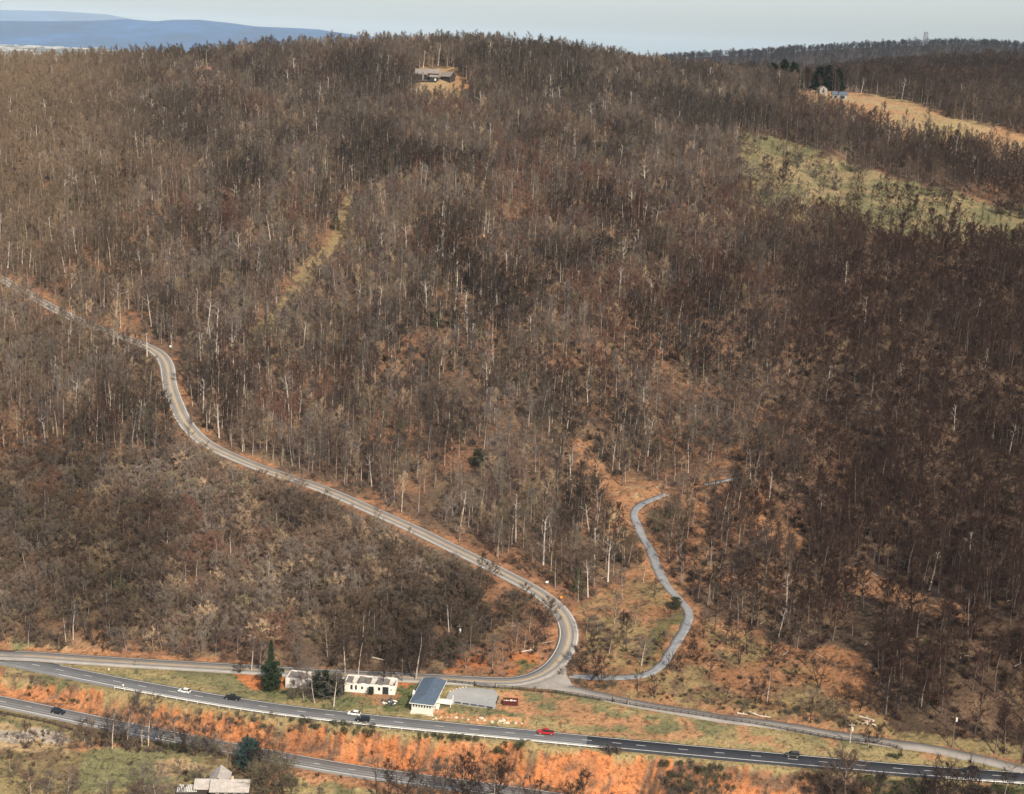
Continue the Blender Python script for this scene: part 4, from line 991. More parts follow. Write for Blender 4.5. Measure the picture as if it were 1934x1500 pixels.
# ------------------------------------------------------------------ trees
mt_bark = node_mat("bark", inst="bark", rough=.9, noise=[(1.2, .7, 1.25)], spec=.1)
mt_twig = node_mat("twigs", inst="twig", rough=.95, noise=[(0.35, .75, 1.25)], spec=.05, vary=.16)
mt_leaf = node_mat("evergreen_leaf", inst="twig", rough=.8, noise=[(0.8, .6, 1.4)], spec=.15, vary=.1)

def tubes(P0, P1, R0, R1, n):
    """vectorised open tubes -> V, F(tri)"""
    d = P1 - P0; L = np.linalg.norm(d, axis=1, keepdims=True) + 1e-9; d = d / L
    ref = np.where(np.abs(d[:, 2:3]) > .9, np.array([[1.0, 0, 0]]), np.array([[0, 0, 1.0]]))
    a = np.cross(d, ref); a /= np.linalg.norm(a, axis=1, keepdims=True) + 1e-9; b = np.cross(d, a)
    t = np.arange(n) * 2 * math.pi / n; m = len(P0)
    rg = a[:, None, :] * np.cos(t)[None, :, None] + b[:, None, :] * np.sin(t)[None, :, None]
    V = np.concatenate([P0[:, None] + rg * R0[:, None, None], P1[:, None] + rg * R1[:, None, None]], 1).reshape(-1, 3)
    base = (np.arange(m) * 2 * n)[:, None]; i = np.arange(n)[None]; j = (i + 1) % n
    F = np.concatenate([np.stack([base + i, base + j, base + n + j], -1).reshape(-1, 3), np.stack([base + i, base + n + j, base + n + i], -1).reshape(-1, 3)])
    return V, F
def needles(P0, P1, w, g):
    d = P1 - P0; r = g.normal(size=d.shape); s = np.cross(d, r); s /= np.linalg.norm(s, axis=1, keepdims=True) + 1e-9
    V = np.stack([P0 + s * w / 2, P0 - s * w / 2, P1], 1).reshape(-1, 3); return V, np.arange(len(V)).reshape(-1, 3)
def joinvf(parts):
    Vs = []; Fs = []; o = 0
    for V, F in parts: Vs.append(V); Fs.append(F + o); o += len(V)
    return np.concatenate(Vs), np.concatenate(Fs)
def unit(v): return v / (np.linalg.norm(v) + 1e-9)

def bare_tree(seed, Ht, cw, cb, nlimb, ntw, tw=.06, tr=.24, spread=.9, multi=1, lean=0.0):
    """returns (trunkV,F),(crownV,F); cb = fraction of height where the crown starts, cw = crown radius"""
    g = np.random.default_rng(seed); tk = []; segP = []; 
    limbs = []; extra = []
    for mI in range(multi):
        p = np.array([0, 0, -.4]) + (g.normal(size=3) * [.4, .4, 0] if multi > 1 else 0); az = g.uniform(0, 6.28)
        dirv = unit(np.array([math.cos(az) * (lean + (.35 if multi > 1 else 0)), math.sin(az) * (lean + (.35 if multi > 1 else 0)), 1])); K = 7; r = tr / math.sqrt(multi); pts = [p]; rs = [r * 1.25]
        for k in range(K):
            dirv = unit(dirv + g.normal(size=3) * [.05, .05, .02] + [0, 0, .12]); p = p + dirv * (Ht + .4) * .93 / K; pts.append(p); rs.append(r * (1 - .9 * (k + 1) / K) + .02)
        pts = np.array(pts); rs = np.array(rs); (tk if mI == 0 else extra).append(tubes(pts[:-1], pts[1:], rs[:-1], rs[1:], 6))
        hs = np.linspace(cb, .97, nlimb // multi) + g.uniform(-.02, .02, nlimb // multi)
        for h in hs:
            f = min(max(h, .05), .999) * K; i = int(f); q = pts[i] * (1 - f + i) + pts[i + 1] * (f - i); limbs.append((q, h, np.interp(f, np.arange(K + 1), rs)))
    A0, A1, B0, B1, T0, T1 = [], [], [], [], [], []
    az = g.uniform(0, 6.28)
    for q, h, rad in limbs:
        az += 2.4 + g.uniform(-.5, .5); e = (h - cb) / (1 - cb + 1e-6)
        prof = math.sqrt(max(.1, 1 - (2 * (e ** .8) - .85) ** 2 * .9)) if e < .95 else .45
        ln = cw * prof * g.uniform(.75, 1.15); el = .35 + .75 * e
        d = unit(np.array([math.cos(az), math.sin(az), math.tan(min(el, 1.35)) * spread])); p = q; r = rad * .55 + .02
        n_ = 4; prev = p
        for k in range(n_):
            d = unit(d + g.normal(size=3) * .18 + [0, 0, .10]); nx = prev + d * ln * 1.15 / n_
            A0.append(prev); A1.append(nx); B0.append(r * (1 - k / n_) + .012); B1.append(r * (1 - (k + 1) / n_) + .012)
            ns = 2 if k else 1
            for s in range(ns + (k == 3)):
                d2 = unit(d + g.normal(size=3) * .75 + [0, 0, .25]); l2 = ln * g.uniform(.28, .5); m0 = prev * .4 + nx * .6
                m1 = m0 + d2 * l2 * .5; d3 = unit(d2 + g.normal(size=3) * .3 + [0, 0, .1]); m2 = m1 + d3 * l2 * .5
                A0 += [m0, m1]; A1 += [m1, m2]; B0 += [.035, .022]; B1 += [.022, .01]
                for t in range(ntw):
                    u_ = g.uniform(.1, 1); b0 = m0 + (m1 - m0) * min(1, u_ * 2) if u_ < .5 else m1 + (m2 - m1) * (u_ * 2 - 1)
                    T0.append(b0); T1.append(b0 + unit(d3 + g.normal(size=3) * .6 + [0, 0, .3]) * g.uniform(.5, 1.5) * (cw / 4) ** .5)
            prev = nx
    crown = [tubes(np.array(A0), np.array(A1), np.array(B0), np.array(B1), 3), needles(np.array(T0), np.array(T1), tw, g)]
    return joinvf(tk), joinvf(crown + extra)  # crown also holds the extra stems of multi-stemmed trees, in twig colour

def shrub(seed, Ht, wd, nst, ntw, tw=.05):
    g = np.random.default_rng(seed); A0, A1, B0, B1, T0, T1 = [], [], [], [], [], []
    for s in range(nst):
        az = g.uniform(0, 6.28); sp = g.uniform(0, 1) ** .6; d = unit(np.array([math.cos(az) * sp * wd / Ht, math.sin(az) * sp * wd / Ht, 1])); p = np.array([g.normal() * .25 * wd, g.normal() * .25 * wd, -.1])
        for k in range(3):
            d = unit(d + g.normal(size=3) * .2); nx = p + d * Ht / 3 * g.uniform(.8, 1.1); A0.append(p); A1.append(nx); B0.append(.05 - .013 * k); B1.append(.035 - .012 * k)
            for t in range(ntw):
                b0 = p + (nx - p) * g.uniform(); T0.append(b0); T1.append(b0 + unit(d + g.normal(size=3) * .9) * g.uniform(.3, .9) * Ht * .3)
            p = nx
    return joinvf([tubes(np.array(A0), np.array(A1), np.array(B0), np.array(B1), 3)]), joinvf([needles(np.array(T0), np.array(T1), tw, g)])

def evergreen(seed, Ht, wd, n=1500, shape='cone', leaf=.55):
    g = np.random.default_rng(seed); K = 5; pts = np.array([[0, 0, -.4 + (Ht + .2) * k / K] for k in range(K + 1)]); rs = np.linspace(.22, .03, K + 1)
    tk = tubes(pts[:-1], pts[1:], rs[:-1], rs[1:], 6)
    # boughs, each bearing tufts
    P0, P1 = [], []; nb = 34; az = 0
    for b in range(nb):
        h = .06 + .92 * (b + .5) / nb; az += 2.4 + g.uniform(-.4, .4)
        if shape == 'cone': rr = wd * (1 - h) ** .8 * g.uniform(.75, 1.15) + .2
        else: rr = wd * math.sqrt(max(.08, 1 - (1.7 * h - .75) ** 2)) * g.uniform(.6, 1.15)
        for t in range(n // nb):
            f = g.uniform(.15, 1) ** .7; a2 = az + g.normal() * .28; c = np.array([math.cos(a2) * rr * f, math.sin(a2) * rr * f, h * Ht + (.12 if shape != 'cone' else -.18) * rr * f + g.normal() * .22])
            d = unit(np.array([math.cos(a2), math.sin(a2), -.1]) + g.normal(size=3) * .7); P0.append(c); P1.append(c + d * leaf * g.uniform(.6, 1.3))
    V, F = needles(np.array(P0), np.array(P1), leaf * .42, g)
    return tk, (V, F)

def proto(name, tkvf, crvf, crown_mat):
    tm = mesh_np(name + "_trunk", tkvf[0], tkvf[1], [mt_bark], smooth=True); cm = mesh_np(name + "_crown", crvf[0], crvf[1], [crown_mat])
    V, F = joinvf([tkvf, crvf]); mi = np.concatenate([np.zeros(len(tkvf[1])), np.ones(len(crvf[1]))])
    jm = mesh_np(name + "_whole", V, F, [mt_bark, crown_mat], mi)
    return tm, cm, jm
hiP = {}
for i in range(6): hiP[f"tall{i}"] = proto("tall", *bare_tree(100 + i, 17.5, 3.1 + .4 * (i % 3), [.42, .3, .5, .36, .45, .28][i], 14, 15, .065, .27, 1.25), mt_twig)
for i in range(4): hiP[f"wide{i}"] = proto("wide", *bare_tree(200 + i, 11.5, 5.0, [.22, .28, .18, .24][i], 14, 12, .06, .26, .6, multi=[1, 2, 1, 2][i], lean=.08), mt_twig)
for i in range(3): hiP[f"dead{i}"] = proto("dead", *bare_tree(300 + i, 13.0, 2.6, .35, 8, 1, .05, .24, .8), mt_twig)
for i in range(3): hiP[f"young{i}"] = proto("young", *bare_tree(400 + i, 7.0, 3.0, .12, 12, 13, .06, .1, .7, multi=[1, 2, 3][i]), mt_twig)
for i in range(3): hiP[f"shrub{i}"] = proto("shrub", *shrub(500 + i, 2.2, 1.6, 20, 13, .05), mt_twig)
for i in range(2): hiP[f"cone{i}"] = proto("cone", *evergreen(600 + i, 12, 2.6, 3200, 'cone', .8), mt_leaf)
for i in range(2): hiP[f"round{i}"] = proto("round", *evergreen(620 + i, 9, 4.4, 4200, 'round', .85), mt_leaf)
hiP["bushleaf"] = proto("bushleaf", *evergreen(640, 2.4, 1.7, 500, 'round', .4), mt_leaf)
loP = {}
for i in range(8): loP[f"tall{i}"] = proto("wood_tall", *bare_tree(700 + i, 17.5, [2.7, 4.3, 3.1, 3.7, 2.6, 4.8, 3.3, 4.0][i], [.38, .26, .48, .34, .5, .22, .42, .3][i], 13, 13, .06, .21, [1.3, .9, 1.4, 1.0, 1.4, .8, 1.1, .9][i]), mt_twig)[2]
for i in range(4): loP[f"scrub{i}"] = proto("wood_scrub", *bare_tree(720 + i, 7.5, 3.6, .08, 12, 13, .09, .1, .6, multi=[1, 2, 3, 2][i]), mt_twig)[2]
for i in range(2): loP[f"dead{i}"] = proto("wood_dead", *bare_tree(740 + i, 14.0, 2.4, .5, 7, 1, .06, .27, .8), mt_twig)[2]
for i in range(3): loP[f"under{i}"] = proto("wood_under", *shrub(750 + i, 2.4, 2.1, 16, 16, .10), mt_twig)[2]
loP["ever0"] = proto("wood_ever", *evergreen(760, 9, 3.0, 600, 'cone', .9), mt_leaf)[2]
loP["ever1"] = proto("wood_ever", *evergreen(761, 5, 3.0, 500, 'round', .8), mt_leaf)[2]

TW_GREY = np.array([.145, .118, .098]); TW_BROWN = np.array([.135, .091, .067]); TW_RED = np.array([.128, .068, .048]); TW_DARK = np.array([.052, .036, .029]); TW_OLIVE = np.array([.15, .124, .078]); TW_TAN = np.array([.31, .22, .138])
BK_PALE = np.array([.52, .43, .345]); BK_MID = np.array([.34, .275, .225]); BK_DARK = np.array([.085, .065, .055])
GR_DARK = np.array([.022, .034, .016]); GR_MID = np.array([.062, .064, .030]); GR_BLUE = np.array([.035, .06, .055])
def tints(px, py, x, y, g):
    """species mix by locality, right-hand shade and upper-left glow painted in: returns twig colour, bark colour"""
    n = len(px)
    r = fbm(x / 55, y / 55, 131); rp = fbm(x / 38, y / 50, 133); r2 = fbm(x / 20, y / 20, 137) + g.normal(size=n) * .12
    t = TW_GREY[None] * np.ones((n, 1))
    t = np.where((r2 > .55)[:, None], TW_BROWN, t); t = np.where((r2 < .36)[:, None], TW_DARK * 1.5, t); t = np.where(((r > .58) & (r2 > .45))[:, None], TW_RED, t)
    t = np.where((g.random(n) < .10)[:, None], TW_OLIVE, t); t = np.where((g.random(n) < .06)[:, None], TW_TAN, t)
    t = t * (.42 + 1.0 * sstep(.3, .7, rp))[:, None]
    right_shade = sstep(1150, 1900, px) * sstep(250, 700, py) + .5 * sstep(1300, 1700, px)
    right_shade = np.clip(right_shade * 1.05, 0, .93)[:, None]; t = t * (1 - right_shade) + (TW_DARK * np.array([.95, .72, .66])) * right_shade  # shade over the right-hand woods is painted into the twig colour
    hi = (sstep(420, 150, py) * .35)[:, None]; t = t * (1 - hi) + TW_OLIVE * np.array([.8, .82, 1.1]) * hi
    lf = (sstep(420, 0, px) * sstep(820, 300, py) * .65)[:, None]; t = t * (1 - lf) + TW_TAN * 1.0 * lf  # tan tint paints the upper-left glow into the twigs
    b = np.where((g.random(n) < .17 + .2 * (px < 700))[:, None], BK_PALE, BK_MID); b = np.where((g.random(n) < .3)[:, None], BK_DARK * 1.6, b)
    b = b * (1 - right_shade * .75) + BK_DARK * right_shade * .75  # same right-hand shade painted into the bark
    return t, b

# ---- scatter
def scatter(spacing, ymin, ymax, umin=-.47, umax=.47, seed=1):
    g = np.random.default_rng(seed); ys = np.arange(ymin, ymax, spacing); out = []
    for y in ys:
        xs = np.arange(umin * y, umax * y, spacing); out.append(np.stack([xs, np.full(len(xs), y)], 1))
    P = np.concatenate(out); P += g.uniform(-.62, .62, P.shape) * spacing
    P = P[(P[:, 1] > ymin) & (P[:, 1] < ymax)]
    return P, g
def info(P):
    z = H(P[:, 0], P[:, 1]); a, b = proj(np.stack([P[:, 0], P[:, 1], z], 1)); return z, a, b
mtn_upper = [p for p in MTN if True][12:]
def mtn_py(px):     # road height in the photo for each column, along the long climbing stretch
    q = sorted(MTN[13:36], key=lambda p: p[0]); return np.interp(px, [p[0] for p in q], [p[1] for p in q])
def forest_mask(P, z, a, b, g):
    j = (vnoise(P[:, 0] / 7, P[:, 1] / 7, 201) - .5) * 14; aj = a + j; bj = b + (vnoise(P[:, 0] / 7, P[:, 1] / 7, 203) - .5) * 10
    ok = np.where(a < 1030, bj < linepoly_y(a, EDGE) - 2, bj < linepoly_y(a, [(1030, 1285)] + EAST[1:]) - 10)
    d = np.ones(len(P)); d[inpoly(aj, bj, FIELD)] = .24; d[inpoly(aj, bj, FIELD) & (b > linepoly_y(a, [(1390, 345), (1934, 470)]))] = .5; d[inpoly(aj, bj, TANF)] = 0.0; d[inpoly(aj, bj, TANF) & (b > linepoly_y(a, [(1500, 198), (1640, 235), (1760, 262), (1934, 300)]))] = .25
    d[inpoly(aj, bj, HOUSE_CLR + [])] = 0; d[inpoly(aj, bj, [(785, 150), (880, 150), (888, 180), (870, 200), (790, 196)])] = 0; d[inpoly(aj, bj, STRIP)] = .10
    for o in OPENS: d[inpoly(aj, bj, o)] = .05
    d[inpoly(aj, bj, SPARSE)] = .0; d[inpoly(aj, bj, INNER)] = .0; d[inpoly(aj, bj, OPEN6)] = 0
    d[np.hypot(a - 389, (b - 148) * 1.3) < 20] = 0.0
    rd = road_d(P[:, 0], P[:, 1]); d[rd < 1.6] = 0
    thin = fbm(P[:, 0] / 30, P[:, 1] / 30, 211); d = d * np.where((thin > .58) & (b > 350), .55, 1); d = d * (1 - .28 * sstep(560, 700, b) * sstep(620, 760, a)); d = d * np.where((vnoise(P[:, 0] / 11, P[:, 1] / 11, 219) > .74) & (b > 300), .35, 1)
    return ok & (g.random(len(P)) < d), rd
def keep_roads_clear(P, z, a, b, hs, g, frac=.9):
    """trees along the downhill side of the roads are kept cut low"""
    out = hs.copy(); ok = np.ones(len(P), bool)
    for nme in ("mtn", "grv"):
        L = roads[nme][0]; rx_, ry_ = proj(L); kd = kdtree.KDTree(len(L))
        for i in range(len(L)): kd.insert((rx_[i], ry_[i], 0), i)
        kd.balance()
        cand = np.nonzero((a > rx_.min() - 40) & (a < rx_.max() + 40) & (b > ry_.min()) & (b < ry_.max() + 120))[0]
        for i in cand:
            if a[i] < 245 and nme == "mtn" and b[i] < 720 and g.random() < .88: continue
            if g.random() > frac: continue
            depth = P[i, 1] * .97 + (CAMH - z[i]) * .24; pm = FOC / depth
            lim = out[i]; rr = 3.2 * pm * .5
            for f in np.arange(.25, 1.01, .125):
                hh = out[i] * f; q, c, dist = kd.find((a[i] + hh * pm * .02, b[i] - hh * pm * .97, 0))
                if ry_[c] < b[i] - 4 and dist < (5.5 if nme == "mtn" else 4) * pm * .35 + (rr if f < .9 else rr * .5): lim = hh * .8; break
            if lim < out[i]: out[i] = lim
            if lim < 2.2: ok[i] = False
    return out, ok

def thick_f(P, a, b): return (a < 1040) & (b > mtn_py(a) + 4) & (b > 905 + (fbm(P[:, 0] / 18, P[:, 1] / 18, 223) - .5) * 420 * sstep(520, 200, a) - 90 * sstep(200, 500, a))
BR = []      # big list of forest trees: x,y,z,px,py,height,type
P, g = scatter(4.5, 405, 1380, seed=21)
z, a, b = info(P)
m, rd = forest_mask(P, z, a, b, g)
P, z, a, b = P[m], z[m], a[m], b[m]
Px, gx_ = scatter(4.1, 478, 640, seed=77); zx, ax, bx = info(Px); mx_, _ = forest_mask(Px, zx, ax, bx, gx_); mx_ &= thick_f(Px, ax, bx); nx_ = len(P)
P = np.concatenate([P, Px[mx_]]); z = np.concatenate([z, zx[mx_]]); a = np.concatenate([a, ax[mx_]]); b = np.concatenate([b, bx[mx_]])
# thicket zone below the mountain road: low scrubby growth
thick = thick_f(P, a, b)
hs = g.normal(15.8, 1, len(P)) + g.normal(0, 1, len(P)) * np.where(P[:, 1] > 1180, 4.2, 2.5); hs = np.clip(hs, 9, 24)
th_tall = (g.random(len(P)) < .16) & (np.arange(len(P)) < nx_)
hs = np.where(thick & ~th_tall, g.uniform(4.2, 10.0, len(P)), hs)
hs = np.where(thick & th_tall, hs * .78, hs)
hs = np.where(inpoly(a, b, FIELD), hs * .72, hs)
bigclear = (b > 1140) & (a < 1040)
hs, ok = keep_roads_clear(P, z, a, b, hs, g)
P, z, a, b, hs, thick, th_tall = P[ok], z[ok], a[ok], b[ok], hs[ok], thick[ok], th_tall[ok]
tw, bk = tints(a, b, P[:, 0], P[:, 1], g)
scr = hs < 10.1
n = len(P); kindn = np.where(scr, "scrub", "tall"); dead = (g.random(n) < np.where(a > 1250, .012, .035)) & ~scr
names_t = np.array([f"tall{k}" for k in range(8)])[g.integers(0, 8, n)]; names_s = np.array([f"scrub{k}" for k in range(4)])[g.integers(0, 4, n)]
pick = np.where(scr, names_s, names_t); pick = np.where(dead, np.array(["dead0", "dead1"])[g.integers(0, 2, n)], pick)
bk = np.where(dead[:, None], np.array([.62, .54, .45]), bk); tw = np.where(dead[:, None], np.array([.42, .36, .3]), tw)
ev = (g.random(n) < .003); pick = np.where(ev & ~scr, "ever0", pick); evs = (g.random(n) < .028) & scr & (fbm(P[:, 0] / 20, P[:, 1] / 20, 231) > .5); pick = np.where(evs, "ever1", pick)
tw = np.where((thick & scr)[:, None], tw * 1.0 + np.array([.048, .034, .022]), tw)
ever = (pick == "ever0") | (pick == "ever1"); tw = np.where(ever[:, None], GR_MID * 1.1, tw); hs = np.where(ever, hs * .62, hs)
rot = g.uniform(0, 6.28, n)
# the three hundred that show largest become objects of their own
zb = P[:, 1]; pm = FOC / (P[:, 1] * .97 + (CAMH - z) * .24); inview = (a > 5) & (a < 1929) & (b - hs * pm < 1500) & (b > 20)
score = hs * pm * inview * (~ever)
MAN = []       # hand-placed trees: (px,py,proto,height,twig,bark)
def T(px, py, pr, h, t=TW_GREY, bkc=BK_MID, wsc=1.0): MAN.append((px, py, pr, h, t, bkc, wsc))
G2 = np.random.default_rng(5)
# trees standing along the far verge and in front of the ruin
T(475, 1268, "tall0", 15, TW_GREY, BK_PALE); T(491, 1270, "tall1", 12, TW_GREY, BK_MID); T(498, 1268, "tall3", 12, TW_GREY, BK_PALE); T(450, 1272, "young1", 7, TW_DARK * 1.2, BK_DARK)
T(590, 1327, "wide1", 13, TW_GREY, BK_PALE); T(554, 1322, "young0", 7.5, TW_GREY, BK_MID); T(630, 1334, "wide0", 12.5, TW_GREY, BK_PALE); T(574, 1322, "wide2", 9, TW_BROWN, BK_MID)
T(568, 1272, "wide3", 10, TW_GREY, BK_DARK); T(652, 1272, "wide0", 15, TW_DARK * 1.2, BK_PALE); T(676, 1276, "tall1", 15, TW_DARK, BK_PALE); T(724, 1298, "tall3", 15, TW_DARK, BK_DARK); T(737, 1292, "wide2", 12, TW_DARK, BK_DARK)
T(785, 1284, "tall5", 20, TW_DARK * 1.1, BK_MID, 1.3); T(778, 1278, "wide1", 15, TW_DARK, BK_DARK, 1.15); T(790, 1272, "wide3", 14, TW_DARK, BK_DARK, 1.2); T(766, 1272, "tall2", 13, TW_DARK, BK_DARK)
T(138, 1207, "tall3", 16, TW_GREY, BK_PALE, .9); T(124, 1212, "dead1", 10, TW_GREY, BK_PALE); T(239, 1228, "young0", 8, TW_GREY, BK_PALE); T(195, 1228, "young2", 6, TW_DARK, BK_DARK)
T(685, 1213, "dead0", 13, TW_GREY, BK_PALE); T(437, 1080, "dead2", 17, TW_GREY, BK_PALE); T(905, 1100, "tall2", 13, TW_DARK, BK_DARK); T(848, 1200, "dead1", 13, TW_GREY, BK_PALE)
# inside the bend
for px, py, pr, h in [(880, 1262, "wide0", 8), (905, 1255, "young1", 6), (930, 1262, "wide2", 6.5), (950, 1250, "dead0", 7), (968, 1246, "wide3", 6), (1010, 1228, "wide1", 7.5), (1028, 1210, "young2", 7), (990, 1225, "dead1", 9), (930, 1232, "young0", 7), (975, 1212, "wide0", 8), (1030, 1185, "young1", 8), (1000, 1192, "wide2", 8), (870, 1240, "young0", 7)]:
    T(px, py, pr, h, [TW_GREY, TW_BROWN, TW_DARK][int(px) % 3], BK_MID)
# sparse slope right of the bend
for px, py, pr, h, t, bkc in [(1132, 1290, "wide1", 11, TW_DARK, BK_DARK), (1118, 1286, "wide3", 9, TW_DARK, BK_DARK), (1145, 1300, "young1", 8, TW_OLIVE, BK_MID), (1100, 1270, "young2", 7, TW_DARK, BK_DARK), (1211, 1257, "wide0", 11, TW_GREY, BK_PALE), (1183, 1230, "tall2", 15, TW_DARK, BK_DARK),
        (1170, 1215, "tall0", 14, TW_DARK, BK_DARK), (1150, 1235, "wide2", 10, TW_BROWN, BK_MID), (1265, 1264, "wide2", 6.5, TW_DARK, BK_DARK), (1283, 1270, "young0", 6, TW_DARK, BK_DARK), (1235, 1317, "wide1", 8, TW_DARK, BK_DARK), (1205, 1305, "wide3", 7, TW_DARK, BK_MID),
        (1340, 1280, "wide0", 8, TW_DARK, BK_DARK), (1318, 1250, "young1", 8, TW_DARK, BK_DARK), (1370, 1215, "tall3", 13, TW_DARK, BK_DARK), (1382, 1222, "wide2", 11, TW_DARK, BK_DARK), (1395, 1255, "wide3", 9, TW_DARK, BK_DARK), (1410, 1235, "wide1", 10, TW_DARK, BK_DARK), (1430, 1330, "wide1", 10, TW_DARK, BK_DARK),
        (1448, 1330, "dead0", 13, TW_GREY, BK_PALE), (1370, 1330, "wide2", 7.5, TW_DARK, BK_DARK), (1335, 1325, "young0", 6, TW_OLIVE, BK_DARK), (1460, 1260, "wide0", 13, TW_DARK, BK_DARK), (1450, 1238, "tall1", 14, TW_DARK, BK_DARK), (1545, 1300, "wide1", 12, TW_DARK, BK_DARK), (1525, 1345, "wide3", 9, TW_GREY * .8, BK_DARK),
        (1530, 1365, "wide0", 9, TW_DARK, BK_DARK), (1475, 1350, "young1", 7, TW_OLIVE, BK_DARK), (1560, 1360, "young2", 6.5, TW_OLIVE, BK_DARK), (1500, 1280, "young0", 5, TW_DARK, BK_DARK), (1600, 1322, "young1", 5, TW_DARK, BK_DARK), (1575, 1350, "wide2", 8, TW_DARK, BK_MID), (1595, 1370, "young2", 7, TW_BROWN, BK_MID),
        (1645, 1340, "wide0", 13, TW_DARK, BK_DARK), (1625, 1345, "wide1", 9, TW_DARK, BK_DARK), (1660, 1350, "wide3", 12, TW_DARK * 1.2, BK_DARK), (1690, 1355, "wide2", 12, TW_DARK, BK_DARK), (1740, 1335, "tall0", 14, TW_BROWN * .6, BK_PALE), (1640, 1412, "young0", 6, TW_DARK, BK_PALE), (1790, 1410, "dead1", 6, TW_DARK, BK_DARK),
        (1250, 1225, "young0", 6, TW_DARK, BK_MID), (1200, 1180, "wide0", 9, TW_BROWN, BK_MID), (1160, 1180, "tall1", 13, TW_GREY, BK_MID), (1130, 1200, "young1", 8, TW_GREY, BK_PALE), (1235, 1130, "wide1", 8, TW_DARK, BK_DARK), (1265, 1165, "wide2", 7, TW_DARK, BK_DARK), (1215, 1100, "dead0", 9, TW_GREY, BK_PALE),
        (1330, 1205, "wide3", 9, TW_DARK, BK_DARK), (1350, 1190, "tall4", 13, TW_DARK, BK_DARK), (1305, 1225, "young2", 6, TW_DARK, BK_DARK), (1490, 1235, "tall2", 13, TW_DARK, BK_DARK), (1520, 1255, "wide0", 10, TW_DARK, BK_DARK)]:
    T(px, py, pr, h, t, bkc)
T(1655, 1405, "young0", 7, TW_DARK, BK_DARK); T(1107, 1200, "wide3", 8, TW_BROWN, BK_MID); T(1120, 1235, "young2", 7, TW_DARK, BK_DARK); T(1175, 1130, "tall0", 13, TW_GREY, BK_MID)
# bare trees along the bottom of the view in front of the clay bank
for px, py, pr, h, t in [(712, 1510, "dead0", 12, TW_DARK), (736, 1520, "tall1", 11, TW_DARK), (760, 1530, "wide1", 12, TW_DARK), (790, 1525, "young0", 9, TW_GREY), (812, 1540, "tall3", 15, TW_GREY), (838, 1530, "wide0", 13, TW_GREY), (862, 1545, "tall5", 17, TW_DARK), (885, 1540, "wide2", 14, TW_DARK),
                         (905, 1520, "young2", 9, TW_GREY), (925, 1545, "wide3", 15, TW_DARK), (945, 1535, "tall0", 14, TW_DARK), (975, 1540, "wide1", 10, TW_GREY), (1010, 1530, "young1", 7, TW_DARK), (1080, 1525, "young0", 6, TW_DARK), (1100, 1535, "young2", 9, TW_DARK), (1140, 1530, "dead1", 7, TW_GREY),
                         (1325, 1540, "wide0", 11, TW_OLIVE), (1350, 1545, "young1", 9, TW_OLIVE), (1300, 1530, "young2", 8, TW_OLIVE), (1270, 1535, "young0", 6, TW_GREY), (1570, 1530, "wide1", 14, TW_BROWN), (1595, 1525, "wide0", 15, TW_BROWN), (1620, 1520, "young1", 9, TW_BROWN), (1560, 1500, "young2", 7, TW_BROWN), (1640, 1530, "wide3", 11, TW_DARK),
                         (1760, 1530, "wide2", 12, TW_DARK), (1790, 1520, "young0", 9, TW_BROWN), (1815, 1530, "wide1", 12, TW_DARK), (1850, 1530, "young1", 9, TW_DARK), (1890, 1535, "wide0", 10, TW_DARK), (1735, 1540, "young2", 9, TW_DARK), (1700, 1540, "young0", 7, TW_OLIVE)]:
    T(px, py, pr, h * 1.35, np.asarray(t) * .8, BK_MID if py % 2 else BK_DARK)
